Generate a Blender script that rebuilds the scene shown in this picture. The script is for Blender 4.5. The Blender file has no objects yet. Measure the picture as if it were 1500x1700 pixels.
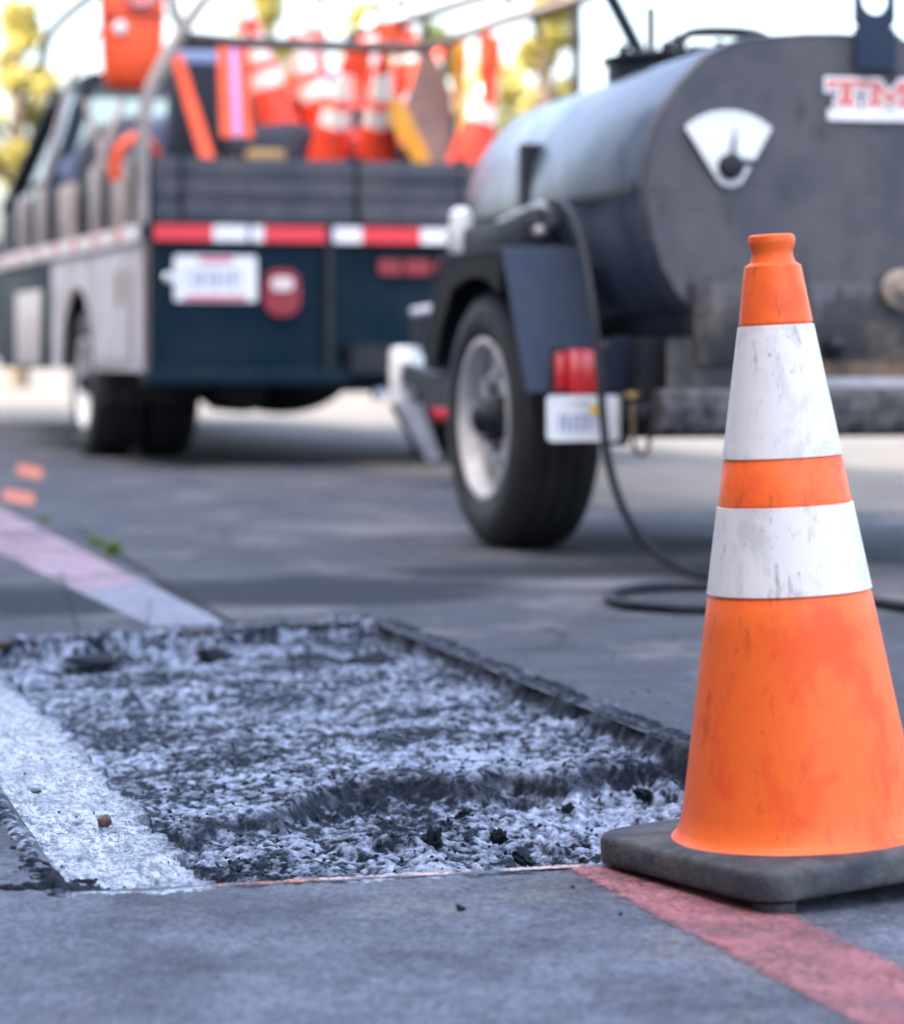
import bpy, bmesh, math, random
import numpy as np
from mathutils import Vector, Matrix
random.seed(7)
S = bpy.context.scene
R = math.radians
PI = math.pi

# ------------------------------------------------------------------ camera
F = 4500.0                      # focal length in photo pixels (photo is 1500 wide)
CX, HY, CH = 750.0, 590.0, 0.55  # principal column, horizon row, lens height in metres
cd = bpy.data.cameras.new('camera')
cam = bpy.data.objects.new('camera', cd)
S.collection.objects.link(cam)
S.camera = cam
cam.location = (0, 0, CH)
cam.rotation_euler = (R(90), 0, 0)
cd.sensor_fit = 'HORIZONTAL'
cd.sensor_width = 24.0
cd.lens = 24.0 * F / 1500.0
cd.shift_y = -(850 - HY) / 1500.0
cd.clip_start = 0.05
cd.clip_end = 3000
cd.dof.use_dof = True
cd.dof.focus_distance = 3.2
cd.dof.aperture_fstop = 3.2
cd.dof.aperture_blades = 0

# ------------------------------------------------------------------ sky and sun
SUN_EL, SUN_AZ = 50.0, 235.0     # azimuth clockwise from +Y: behind the camera, to the left
w = bpy.data.worlds.new('World')
S.world = w
w.use_nodes = True
wn = w.node_tree
sky = wn.nodes.new('ShaderNodeTexSky')
sky.sky_type = 'NISHITA'
sky.sun_disc = False
sky.sun_elevation = R(SUN_EL)
sky.sun_rotation = R(SUN_AZ)
sky.air_density = 1.0
sky.dust_density = 6.0
sky.ozone_density = 0.2
wn.links.new(sky.outputs[0], wn.nodes['Background'].inputs[0])
wn.nodes['Background'].inputs[1].default_value = 0.13
sd = bpy.data.lights.new('sun', 'SUN')
sun = bpy.data.objects.new('sun', sd)
S.collection.objects.link(sun)
sd.energy = 2.0
sd.angle = R(0.5)
sd.color = (1.0, 0.93, 0.82)
tos = Vector((math.sin(R(SUN_AZ)) * math.cos(R(SUN_EL)), math.cos(R(SUN_AZ)) * math.cos(R(SUN_EL)), math.sin(R(SUN_EL))))
sun.rotation_euler = tos.to_track_quat('Z', 'Y').to_euler()
S.view_settings.view_transform = 'Standard'
S.view_settings.look = 'None'
S.view_settings.gamma = 1.0
S.view_settings.use_curve_mapping = False
S.view_settings.exposure = 3.1
S.cycles.use_denoising = True
S.cycles.max_bounces = 8

# ------------------------------------------------------------------ helpers
def wpt(px, py, d):
    """photo pixel + distance -> world point"""
    return Vector(((px - CX) * d / F, d, CH - (py - HY) * d / F))
def gpt(px, py, z=0.0):
    d = F * (CH - z) / (py - HY)
    return Vector(((px - CX) * d / F, d, z))

class Frame:
    def __init__(s, x, y, deg):
        s.x, s.y, s.a = x, y, R(deg)
        s.R = (math.cos(s.a), math.sin(s.a)); s.Fw = (-math.sin(s.a), math.cos(s.a))
    def __call__(s, px, py, f):
        """photo pixel seen on the plane f metres ahead of the vehicle's rear -> local point"""
        k = (px - CX) / F
        ax, ay = s.x + s.Fw[0] * f, s.y + s.Fw[1] * f
        r = (k * ay - ax) / (s.R[0] - k * s.R[1])
        y = ay + s.R[1] * r
        return Vector((r, f, CH - (py - HY) * y / F))
    def side(s, px, py, r):
        """photo pixel seen on the vertical plane r metres to the right -> local point"""
        k = (px - CX) / F
        ax, ay = s.x + s.R[0] * r, s.y + s.R[1] * r
        f = (k * ay - ax) / (s.Fw[0] - k * s.Fw[1])
        y = ay + s.Fw[1] * f
        return Vector((r, f, CH - (py - HY) * y / F))
    def world(s, p):
        return Vector((s.x + s.R[0] * p[0] + s.Fw[0] * p[1], s.y + s.R[1] * p[0] + s.Fw[1] * p[1], p[2]))
TR = Frame(0.988, 7.0, 13.0)      # tank trailer
TK = Frame(-1.473, 13.0, 17.9)    # work truck

class MB:
    """collects shapes, builds one mesh object"""
    def __init__(s): s.v = []; s.f = []
    def add(s, vs, fs):
        o = len(s.v); s.v += [tuple(v) for v in vs]; s.f += [tuple(i + o for i in f) for f in fs]; return s
    def box(s, x0, x1, y0, y1, z0, z1, b=0.0):
        x0, x1 = min(x0, x1), max(x0, x1); y0, y1 = min(y0, y1), max(y0, y1); z0, z1 = min(z0, z1), max(z0, z1)
        if b <= 0:
            vs = [(x, y, z) for x in (x0, x1) for y in (y0, y1) for z in (z0, z1)]
            return s.add(vs, [(0, 1, 3, 2), (4, 6, 7, 5), (0, 4, 5, 1), (2, 3, 7, 6), (0, 2, 6, 4), (1, 5, 7, 3)])
        bm = bmesh.new()
        bmesh.ops.create_cube(bm, size=1)
        for v in bm.verts:
            v.co = ((x0 + x1) / 2 + v.co.x * (x1 - x0), (y0 + y1) / 2 + v.co.y * (y1 - y0), (z0 + z1) / 2 + v.co.z * (z1 - z0))
        bmesh.ops.bevel(bm, geom=bm.edges[:], offset=b, segments=2, affect='EDGES', profile=0.5)
        return s.bm(bm)
    def bm(s, bm):
        bm.verts.index_update()
        s.add([v.co[:] for v in bm.verts], [[v.index for v in f.verts] for f in bm.faces]); bm.free(); return s
    def prism(s, pts, d):
        """closed loop of 3d points pushed along vector d"""
        n = len(pts); d = Vector(d)
        vs = [Vector(p) for p in pts] + [Vector(p) + d for p in pts]
        fs = [tuple(range(n - 1, -1, -1)), tuple(range(n, 2 * n))] + [(i, (i + 1) % n, n + (i + 1) % n, n + i) for i in range(n)]
        return s.add(vs, fs)
    def tube(s, pts, r, n=10, cap=True, smooth=0):
        pts = [Vector(p) for p in pts]
        rr = list(r) if isinstance(r, (list, tuple)) else [r] * len(pts)
        for _ in range(smooth):
            q = [pts[0]]; rq = [rr[0]]
            for a, b, ra, rb in zip(pts[:-1], pts[1:], rr[:-1], rr[1:]):
                q += [a.lerp(b, .25), a.lerp(b, .75)]; rq += [ra * .75 + rb * .25, ra * .25 + rb * .75]
            pts = q + [pts[-1]]; rr = rq + [rr[-1]]
        rings = []; up = None
        for i, p in enumerate(pts):
            t = (pts[min(i + 1, len(pts) - 1)] - pts[max(i - 1, 0)]).normalized()
            if up is None:
                up = Vector((0, 0, 1)) if abs(t.z) < .9 else Vector((1, 0, 0))
            a = (up - t * up.dot(t)).normalized(); up = a; b = t.cross(a)
            rad = rr[min(i, len(rr) - 1)]
            rings.append([p + (a * math.cos(2 * PI * k / n) + b * math.sin(2 * PI * k / n)) * rad for k in range(n)])
        vs = [v for ring in rings for v in ring]; fs = []
        for i in range(len(rings) - 1):
            for k in range(n):
                fs.append((i * n + k, i * n + (k + 1) % n, (i + 1) * n + (k + 1) % n, (i + 1) * n + k))
        if cap:
            fs += [tuple(range(n - 1, -1, -1)), tuple((len(rings) - 1) * n + k for k in range(n))]
        return s.add(vs, fs)
    def lathe(s, prof, n=32, axis='z', c=(0, 0, 0), cap=False):
        """prof: (radius, height) pairs"""
        vs = []; fs = []; c = Vector(c)
        for (r, h) in prof:
            for k in range(n):
                a = 2 * PI * k / n
                q = (r * math.cos(a), r * math.sin(a), h)
                if axis == 'x': q = (q[2], q[0], q[1])
                if axis == 'y': q = (q[0], q[2], q[1])
                vs.append(c + Vector(q))
        for i in range(len(prof) - 1):
            for k in range(n):
                fs.append((i * n + k, i * n + (k + 1) % n, (i + 1) * n + (k + 1) % n, (i + 1) * n + k))
        if cap:
            fs += [tuple(range(n - 1, -1, -1)), tuple((len(prof) - 1) * n + k for k in range(n))]
        return s.add(vs, fs)
    def build(s, name, m, parent=None, smooth=False, auto=None):
        me = bpy.data.meshes.new(name); me.from_pydata([tuple(v) for v in s.v], [], s.f); me.update()
        bm = bmesh.new(); bm.from_mesh(me); bmesh.ops.recalc_face_normals(bm, faces=bm.faces[:]); bm.to_mesh(me); bm.free()
        if smooth or auto:
            me.shade_smooth()
            if auto: me.set_sharp_from_angle(angle=R(auto))
        me.materials.append(m)
        o = bpy.data.objects.new(name, me); S.collection.objects.link(o)
        if parent: o.parent = parent
        return o

def tag(o, label, cat, group=None):
    o['label'] = label; o['category'] = cat
    if group: o['group'] = group
    return o
def struct(o, kind='structure'):
    o['kind'] = kind; return o
def thing(name, label, cat, loc=(0, 0, 0), rot=(0, 0, 0), group=None):
    o = bpy.data.objects.new(name, None); S.collection.objects.link(o)
    o.location = loc; o.rotation_euler = rot; o.empty_display_size = .1
    return tag(o, label, cat, group)
def copy_tree(o, parent=None):
    c = o.copy(); S.collection.objects.link(c); c.parent = parent
    for ch in list(o.children): copy_tree(ch, c)
    return c

# ------------------------------------------------------------------ materials
class NT:
    def __init__(s, name):
        s.m = bpy.data.materials.new(name); s.m.use_nodes = True
        s.t = s.m.node_tree; s.n = s.t.nodes; s.b = s.n['Principled BSDF']
        s.tc = s.n.new('ShaderNodeTexCoord')
    def link(s, a, b): s.t.links.new(a, b)
    def co(s, scale=(1, 1, 1)):
        mp = s.n.new('ShaderNodeMapping'); mp.inputs['Scale'].default_value = scale
        s.link(s.tc.outputs['Object'], mp.inputs[0]); return mp.outputs[0]
    def noise(s, scale, detail=6, rough=.6, vec=None, dist=0):
        n = s.n.new('ShaderNodeTexNoise'); n.inputs['Scale'].default_value = scale; n.inputs['Detail'].default_value = detail
        n.inputs['Roughness'].default_value = rough; n.inputs['Distortion'].default_value = dist
        s.link(vec if vec else s.tc.outputs['Object'], n.inputs['Vector']); return n.outputs['Fac']
    def voro(s, scale, feat='F1', vec=None, out='Distance'):
        n = s.n.new('ShaderNodeTexVoronoi'); n.feature = feat; n.inputs['Scale'].default_value = scale
        s.link(vec if vec else s.tc.outputs['Object'], n.inputs['Vector']); return n.outputs[out]
    def ramp(s, fac, stops):
        r = s.n.new('ShaderNodeValToRGB'); e = r.color_ramp.elements
        while len(e) < len(stops): e.new(.5)
        for k, (p, c) in zip(e, stops):
            k.position = p; k.color = (c, c, c, 1) if not isinstance(c, (tuple, list)) else (*c, 1)
        s.link(fac, r.inputs[0]); return r.outputs[0]
    def mix(s, fac, a, b, mode='MIX'):
        n = s.n.new('ShaderNodeMix'); n.data_type = 'RGBA'; n.blend_type = mode
        for k, val in ((0, fac), (6, a), (7, b)):
            sock = n.inputs[k]
            if isinstance(val, (int, float)): sock.default_value = val if k == 0 else (val, val, val, 1)
            elif isinstance(val, (tuple, list)): sock.default_value = (*val, 1)
            else: s.link(val, sock)
        return n.outputs[2]
    def math(s, op, a, b=0.0):
        n = s.n.new('ShaderNodeMath'); n.operation = op
        for sock, val in ((n.inputs[0], a), (n.inputs[1], b)):
            if isinstance(val, (int, float)): sock.default_value = val
            else: s.link(val, sock)
        return n.outputs[0]
    def sep(s):
        n = s.n.new('ShaderNodeSeparateXYZ'); s.link(s.tc.outputs['Object'], n.inputs[0]); return n.outputs
    def color(s, c):
        if isinstance(c, (tuple, list)): s.b.inputs['Base Color'].default_value = (*c, 1)
        else: s.link(c, s.b.inputs['Base Color'])
    def rough(s, r):
        if isinstance(r, (int, float)): s.b.inputs['Roughness'].default_value = r
        else: s.link(r, s.b.inputs['Roughness'])
    def bump(s, h, strength=.3, dist=.01, prev=None):
        n = s.n.new('ShaderNodeBump'); n.inputs['Strength'].default_value = strength; n.inputs['Distance'].default_value = dist
        s.link(h, n.inputs['Height'])
        if prev: s.link(prev, n.inputs['Normal'])
        s.link(n.outputs[0], s.b.inputs['Normal']); return n.outputs[0]

def mat(name, c1, c2=None, scale=6, lo=.4, hi=.65, rough=.6, metal=0, bump=.15, bscale=80, spec=.5, r2=None, coat=0):
    t = NT(name)
    c2 = c2 or tuple(x * .75 for x in c1)
    f = t.ramp(t.noise(scale, 8, .65), [(lo, 0.0), (hi, 1.0)])
    t.color(t.mix(f, c1, c2))
    if r2 is not None:
        rr = t.mix(f, rough, r2); t.rough(rr)
    else:
        t.rough(t.mix(t.noise(scale * 3), max(rough - .08, 0.02), min(rough + .08, 1)))
    t.b.inputs['Metallic'].default_value = metal
    t.b.inputs['Specular IOR Level'].default_value = spec
    t.b.inputs['Coat Weight'].default_value = coat
    if bump: t.bump(t.noise(bscale, 4), bump, .004)
    return t.m

def mat_road():
    t = NT('asphalt'); x, y, z = t.sep()
    big = t.noise(.55, 5, .6)
    col = t.mix(t.ramp(big, [(.3, 0.), (.7, 1.)]), (.046, .049, .062), (.072, .077, .095))
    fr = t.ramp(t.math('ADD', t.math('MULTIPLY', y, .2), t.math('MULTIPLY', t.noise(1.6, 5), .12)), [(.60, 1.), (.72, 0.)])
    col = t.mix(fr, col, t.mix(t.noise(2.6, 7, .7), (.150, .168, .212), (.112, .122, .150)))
    mid = t.noise(5.0, 8, .7, t.co((1, 1, 1)))
    col = t.mix(t.ramp(mid, [(.42, 0.), (.66, .8)]), col, (.030, .032, .040))
    blot = t.noise(2.3, 7, .7)
    col = t.mix(t.ramp(blot, [(.53, 0.), (.63, .8)]), col, (.155, .145, .145))
    # fine aggregate
    ag = t.voro(190, out='Color'); agv = t.ramp(ag, [(.0, .35), (1., 1.7)])
    col = t.mix(.8, col, t.mix(1.0, col, agv, 'MULTIPLY'))
    gr = t.noise(150, 4, .8); col = t.mix(t.ramp(gr, [(.56, 0.), (.68, .45)]), col, (.22, .235, .27))
    gd = t.noise(115, 4, .8); col = t.mix(t.ramp(gd, [(.57, 0.), (.68, .5)]), col, (.022, .025, .033))
    # oil spots
    sp = t.voro(11.0, vec=t.co((1, 1, 1)))
    spm = t.math('MULTIPLY', t.ramp(t.math('ADD', sp, t.math('MULTIPLY', t.noise(60, 3), .05)), [(.06, .65), (.14, 0.)]), t.ramp(t.noise(4.0, 3), [(.45, 0.), (.6, 1.)]))
    col = t.mix(spm, col, (.035, .038, .046))
    dirt = t.ramp(t.noise(18, 8, .75), [(.48, 0.), (.72, .7)]); col = t.mix(dirt, col, (.05, .053, .064))
    # long tar-wet stain behind the patch
    def ell(cx, cy, rx, ry, rot):
        c, s_ = math.cos(rot), math.sin(rot)
        dx = t.math('SUBTRACT', x, cx); dy = t.math('SUBTRACT', y, cy)
        u = t.math('DIVIDE', t.math('ADD', t.math('MULTIPLY', dx, c), t.math('MULTIPLY', dy, s_)), rx)
        v = t.math('DIVIDE', t.math('SUBTRACT', t.math('MULTIPLY', dy, c), t.math('MULTIPLY', dx, s_)), ry)
        return t.math('SQRT', t.math('ADD', t.math('MULTIPLY', u, u), t.math('MULTIPLY', v, v)))
    wob = t.math('MULTIPLY', t.noise(3.2, 7, .65), 1.15)
    st = None
    for e in ((-.35, 6.35, .75, .55, R(20)), (-.95, 6.1, .5, .5, R(10)), (.25, 6.9, .7, .35, R(10)), (.5, 8.0, .5, .5, R(0)), (-1.0, 4.9, .35, .4, R(15))):
        d = t.math('ADD', ell(*e), wob)
        m = t.ramp(t.math('MULTIPLY', d, .5), [(.55, .95), (.72, 0.)])
        st = m if st is None else t.math('MAXIMUM', st, m)
    pw = None
    for e in ((.30, 6.55, .32, .22, 0), (.75, 7.3, .35, .3, 0), (.55, 4.6, .16, .28, R(15)), (-.2, 8.6, .5, .4, 0)):
        m = t.ramp(t.math('MULTIPLY', t.math('ADD', ell(*e), wob), .5), [(.50, .8), (.68, 0.)])
        pw = m if pw is None else t.math('MAXIMUM', pw, m)
    col = t.mix(pw, col, (.150, .145, .150))
    col = t.mix(st, col, (.018, .022, .030))
    # cracks
    warp = t.n.new('ShaderNodeVectorMath'); warp.operation = 'ADD'
    nn = t.n.new('ShaderNodeTexNoise'); nn.inputs['Scale'].default_value = 3.5; nn.inputs['Detail'].default_value = 5
    t.link(t.tc.outputs['Object'], nn.inputs['Vector'])
    sc = t.n.new('ShaderNodeVectorMath'); sc.operation = 'SCALE'; sc.inputs['Scale'].default_value = .35
    t.link(nn.outputs['Color'], sc.inputs[0]); t.link(t.tc.outputs['Object'], warp.inputs[0]); t.link(sc.outputs[0], warp.inputs[1])
    cr = t.voro(.95, 'DISTANCE_TO_EDGE', warp.outputs[0])
    crm = t.ramp(cr, [(.003, 1.), (.010, 0.)])
    crm = t.math('MULTIPLY', crm, t.ramp(t.noise(.9, 3), [(.46, 0.), (.53, .85)]))
    crm = t.math('MULTIPLY', crm, t.math('SUBTRACT', 1.0, fr))
    col = t.mix(crm, col, (.018, .02, .024))
    t.color(col)
    t.rough(t.mix(st, t.mix(t.noise(4), .68, .88), .9)); t.b.inputs['Specular IOR Level'].default_value = .22
    n1 = t.bump(t.noise(260, 3, .6), .5, .004)
    n2 = t.bump(ag, .35, .003, n1)
    t.bump(crm, -1.0, .006, n2) if False else None
    return t.m

def mat_milled():
    """cut asphalt floor, wet with tack oil; object x runs across the cut"""
    t = NT('milled_asphalt'); x, y, z = t.sep()
    rd = t.n.new('ShaderNodeAttribute'); rd.attribute_name = 'ridge'
    a = t.noise(95, 7, .74, t.co((1, .8, 1)))
    b = t.noise(4.5, 6, .62)
    tops = t.math('ADD', t.math('MULTIPLY', rd.outputs['Fac'], .34), t.math('MULTIPLY', a, .83))
    tops = t.math('ADD', tops, t.math('MULTIPLY', t.math('SUBTRACT', b, .5), .95))
    glint = t.ramp(tops, [(.50, 0.), (.58, .16), (.70, .48), (.90, 1.)])
    col = t.mix(glint, (.006, .011, .019), (.34, .39, .51))  # sky glints painted as pale grain tops over a near-black base
    cell = t.voro(120, out='Color', vec=t.co((1, .8, 1)))
    col = t.mix(.5, col, t.mix(1.0, col, t.ramp(cell, [(.0, .25), (1., 1.9)]), 'MULTIPLY'))
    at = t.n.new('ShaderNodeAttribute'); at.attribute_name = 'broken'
    col = t.mix(t.math('MULTIPLY', at.outputs['Fac'], t.ramp(t.noise(22, 6, .7), [(.3, 1.), (.75, .7)])), col, (.010, .014, .021))  # step, wall and rim faces take a near-black base colour
    wob = t.math('ADD', x, t.math('MULTIPLY', t.math('SUBTRACT', t.noise(16, 6, .7), .5), .05))
    shelf = t.ramp(t.math('ADD', wob, .3), [(.44, 1.), (.478, 0.)])
    shelf = t.math('MULTIPLY', shelf, t.ramp(t.math('ADD', wob, .5), [(.500, 0.), (.520, 1.)]))
    shelf = t.math('MULTIPLY', shelf, t.ramp(t.math('ADD', t.math('MULTIPLY', wob, .5), t.math('MULTIPLY', y, .25)), [(.45, 1.), (.62, .25)]))
    shc = t.mix(t.ramp(t.noise(70, 7, .8, t.co((1, .45, 1))), [(.46, 0.), (.60, 1.)]), (.50, .55, .65), (.08, .09, .13))  # sky sheen of the shelf painted as a pale base, with dark specks
    shc = t.mix(t.ramp(t.noise(150, 5, .8, t.co((1, .25, 1))), [(.50, 0.), (.58, .9)]), shc, (.03, .037, .055))
    shc = t.mix(t.ramp(t.noise(85, 4, .7), [(.58, 0.), (.63, .95)]), shc, (.02, .026, .04))
    shc = t.mix(t.ramp(t.noise(9, 6, .7), [(.5, 0.), (.68, .8)]), shc, (.07, .08, .11))
    col = t.mix(shelf, col, shc)
    t.color(col)
    r = t.mix(glint, .62, t.ramp(t.noise(90, 6, .7), [(.38, .16), (.62, .45)]))
    t.rough(t.mix(shelf, r, t.ramp(t.noise(90, 6, .7), [(.35, .18), (.65, .42)])))
    sp_ = t.mix(at.outputs['Fac'], t.mix(t.math('MAXIMUM', glint, shelf), .10, .45), .10); t.link(sp_, t.b.inputs['Specular IOR Level'])
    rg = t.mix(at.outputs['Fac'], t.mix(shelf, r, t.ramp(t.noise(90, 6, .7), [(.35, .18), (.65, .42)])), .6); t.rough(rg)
    n1 = t.bump(t.noise(260, 4, .75), .55, .004)
    t.bump(t.voro(130), .3, .004, n1)
    return t.m

def mat_paint(name, ca, cb, wear_scale, lo, hi, edge=.018, keep=.0):
    t = NT(name)
    at = t.n.new('ShaderNodeAttribute'); at.attribute_name = 'edge'
    c = t.mix(t.noise(3.5, 5), ca, cb)
    c = t.mix(t.ramp(t.noise(26, 8, .75), [(.45, 0.), (.68, .7)]), c, tuple(x * .55 for x in ca))
    ag = t.voro(190, out='Color'); c = t.mix(.6, c, t.mix(1.0, c, t.ramp(ag, [(.0, .45), (1., 1.6)]), 'MULTIPLY'))
    t.color(c); t.rough(.8); t.b.inputs['Specular IOR Level'].default_value = .25
    t.bump(ag, .35, .003)
    f = t.ramp(t.noise(wear_scale, 9, .74), [(lo, 1.), (hi, keep)])                     # worn through to the road
    fine = t.ramp(t.noise(130, 4, .8), [(.54, 1.), (.64, .25)])
    e = t.math('ADD', t.math('DIVIDE', at.outputs['Fac'], edge), t.math('MULTIPLY', t.math('SUBTRACT', t.noise(55, 6, .75), .5), 2.4))
    a = t.math('MULTIPLY', t.math('MULTIPLY', t.ramp(e, [(.25, 0.), (.75, 1.)]), f), fine)
    tr = t.n.new('ShaderNodeBsdfTransparent'); mx = t.n.new('ShaderNodeMixShader')
    t.link(a, mx.inputs[0]); t.link(tr.outputs[0], mx.inputs[1]); t.link(t.b.outputs[0], mx.inputs[2])
    t.link(mx.outputs[0], t.n['Material Output'].inputs[0])
    return t.m

def mat_cone(name, col, smear, dirt, dlo, dhi, dsc=26, ddist=.5):
    t = NT(name)
    s1 = t.ramp(t.noise(13, 8, .68, t.co((1, 1, .6)), .3), [(.50, 0.), (.60, .9)])
    c = t.mix(s1, col, smear)
    s2 = t.ramp(t.noise(dsc, 9, .8, t.co((1, 1, .5)), ddist), [(dlo, 0.), (dhi, 1.)])
    c = t.mix(s2, c, dirt)
    s3 = t.voro(46, vec=t.co((1, 1, .8))); s3 = t.math('MULTIPLY', t.ramp(s3, [(.03, .8), (.11, 0.)]), t.ramp(t.noise(11), [(.5, 0.), (.6, 1.)]))
    c = t.mix(s3, c, tuple(x * .35 for x in dirt))
    sc_ = t.ramp(t.noise(70, 6, .7, t.co((1, 1, .12)), 0), [(.57, 0.), (.66, .7)]); sc_ = t.math('MULTIPLY', sc_, t.ramp(t.noise(6, 4), [(.45, 0.), (.6, 1.)])); c = t.mix(sc_, c, tuple(x * .4 + .01 for x in dirt))
    sk = t.ramp(t.noise(55, 6, .72, t.co((.18, .18, 1)), 0), [(.62, 0.), (.70, .5)]); c = t.mix(t.math('MULTIPLY', sk, t.ramp(t.noise(5, 4), [(.5, 0.), (.62, 1.)])), c, dirt)
    t.color(c); t.rough(t.mix(s1, .48, .62))
    t.b.inputs['Subsurface Weight'].default_value = .12
    t.b.inputs['Subsurface Radius'].default_value = (.02, .008, .004)
    t.bump(t.noise(60, 5), .12, .003)
    return t.m

def mat_tank(name, base, dust, streak=True, rough=.34):
    """dark enamel with road dust and tar runs"""
    t = NT(name); x, y, z = t.sep()
    d1 = t.ramp(t.noise(4.2, 9, .7), [(.38, 0.), (.64, 1.)])
    c = t.mix(d1, base, dust)
    if streak:
        run = t.noise(13, 7, .65, t.co((1, 1, .22)))
        hgt = t.ramp(t.math('ADD', z, t.math('MULTIPLY', run, .55)), [(.98, 1.), (1.30, 0.)])
        c = t.mix(t.math('MULTIPLY', hgt, .85), c, (.014, .015, .018))
        fl = t.ramp(t.noise(15, 8, .7, t.co((1, 1, .35))), [(.57, 0.), (.66, .75)])
        c = t.mix(fl, c, (.02, .02, .025))
        tan = t.math('MULTIPLY', t.ramp(t.noise(4.6, 7, .66), [(.52, 0.), (.66, .6)]), t.ramp(z, [(.62, 1.), (.86, 0.)]))
        c = t.mix(tan, c, (.20, .15, .11))
    t.color(c); t.rough(t.mix(d1, rough, rough + .22))
    t.bump(t.noise(40, 5), .12, .004)
    return t.m

def mat_leaf(name, a, b):
    t = NT(name)
    oi = t.n.new('ShaderNodeNewGeometry')
    c = t.mix(oi.outputs['Random Per Island'], a, b)
    t.color(c); t.rough(.55)
    tr = t.n.new('ShaderNodeBsdfTranslucent'); t.link(c, tr.inputs[0])
    mx = t.n.new('ShaderNodeMixShader'); mx.inputs[0].default_value = .45
    t.link(t.b.outputs[0], mx.inputs[1]); t.link(tr.outputs[0], mx.inputs[2])
    t.link(mx.outputs[0], t.n['Material Output'].inputs[0])
    return t.m

def mat_glass():
    t = NT('window_glass')
    tr = t.n.new('ShaderNodeBsdfTransparent'); tr.inputs[0].default_value = (.86, .9, .92, 1)
    gl = t.n.new('ShaderNodeBsdfGlossy'); gl.inputs['Roughness'].default_value = .03
    fr = t.n.new('ShaderNodeFresnel'); fr.inputs[0].default_value = 1.5
    mx = t.n.new('ShaderNodeMixShader')
    t.link(fr.outputs[0], mx.inputs[0]); t.link(tr.outputs[0], mx.inputs[1]); t.link(gl.outputs[0], mx.inputs[2])
    t.link(mx.outputs[0], t.n['Material Output'].inputs[0]); return t.m

ORANGE = mat_cone('cone_orange', (1.0, .148, .014), (.94, .100, .011), (.72, .060, .012), .56, .68, 34, .15)
ORANGE_OLD = mat_cone('faded_orange', (.86, .065, .022), (.72, .04, .016), (.4, .06, .03), .6, .8)
WHITE_BAND = mat_cone('reflective_white', (.82, .76, .73), (.62, .58, .555), (.30, .28, .27), .565, .72, 85, 0)
RUBBER = mat('black_rubber', (.048, .050, .056), (.120, .118, .118), 22, .42, .68, .8, 0, .6, 130, .25)
TYRE = mat('tyre_rubber', (.018, .020, .024), (.040, .040, .042), 9, .4, .75, .62, 0, .2, 90)
RIMW = mat('wheel_white', (.62, .62, .64), (.40, .40, .41), 9, .45, .7, .45, 0, .1)
TANK = mat_tank('tank_enamel', (.045, .068, .11), (.10, .125, .17), False, .18)
ENDP = mat_tank('tank_end_enamel', (.038, .041, .054), (.100, .094, .104), True, .5)
FRAME = mat('frame_paint', (.007, .011, .019), (.022, .024, .030), 5, .4, .7, .55, 0, .15, 80, .35)
FENDER = mat('fender_paint', (.008, .022, .054), (.022, .034, .060), 6, .4, .75, .6, 0, .15, 80, .3)
SKIRT = mat('skirt_paint', (.016, .018, .018), (.03, .03, .027), 4, .4, .7, .8, 0, .15, 80, .2)
BEAM = mat('tarred_steel', (.022, .022, .026), (.11, .10, .10), 17, .42, .62, .55, 0, .6, 40)
RUST = mat('rusty_steel', (.20, .125, .07), (.07, .05, .04), 10, .4, .65, .75, 0, .4, 60)
TAN = mat('tan_dust', (.30, .24, .19), (.09, .08, .08), 9, .45, .65, .8, 0, .4, 60)
LIGHTST = mat('pale_steel', (.42, .42, .45), (.22, .22, .24), 8, .45, .7, .45, .3)
WHITE = mat('white_enamel', (.80, .81, .82), (.60, .60, .61), 5, .5, .75, .38, 0, .08)
CREAM = mat('weathered_white', (.58, .58, .65), (.36, .30, .26), 3.2, .46, .68, .6, 0, .2)
RAILW = mat('worn_white_rail', (.62, .60, .60), (.40, .33, .30), 5, .46, .7, .6)
TEAL = mat('dark_truck_paint', (.0004, .012, .025), (.012, .026, .036), 2.2, .4, .75, .55, 0, .15, 80, .12)
BOARD = mat('weathered_board', (.040, .046, .066), (.085, .082, .092), 6, .42, .72, .8, 0, .4, 60)
SLAT = mat('pale_wood', (.44, .38, .36), (.24, .21, .21), 7, .4, .7, .75, 0, .3, 60)
REDT = mat('red_tape', (.72, .035, .05), (.58, .03, .05), 18, .4, .7, .4, 0, .05)
WHT = mat('white_tape', (.76, .77, .80), (.60, .60, .64), 18, .45, .75, .4, 0, .05)
REDD = mat('dark_red_lens', (.26, .018, .032), (.20, .015, .03), 20, .4, .7, .25, 0, .05, coat=.3)
REDL = mat('red_lens', (.62, .02, .03), (.50, .02, .03), 20, .4, .7, .18, 0, .05, coat=.5)
PINKL = mat('clear_lens', (.70, .62, .62), (.6, .5, .5), 20, .4, .7, .15, 0, .05)
PLATE = mat('plate_white', (.76, .77, .78), (.68, .68, .70), 30, .45, .7, .4, 0, .05)
INK = mat('plate_blue_ink', (.10, .12, .30), (.16, .18, .36), 30, .4, .7, .5, 0, 0)
REDINK = mat('plate_red_ink', (.55, .04, .10), (.5, .06, .12), 30, .4, .7, .5, 0, 0)
YELL = mat('yellow_sticker', (.80, .48, .03), (.75, .42, .03), 30, .4, .7, .5, 0, 0)
LOGO = mat('logo_red', (.68, .15, .13), (.62, .2, .18), 20, .4, .7, .5, 0, 0)
POST = mat('pale_pipe', (.34, .30, .29), (.22, .19, .18), 6, .4, .7, .5, .2)
PIPE = mat('dark_pipe', (.10, .07, .06), (.06, .05, .05), 6, .4, .7, .5, .2)
BLUEBAG = mat('blue_canvas', (.045, .065, .15), (.10, .12, .20), 5, .4, .65, .8, 0, .3, 40)
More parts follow.
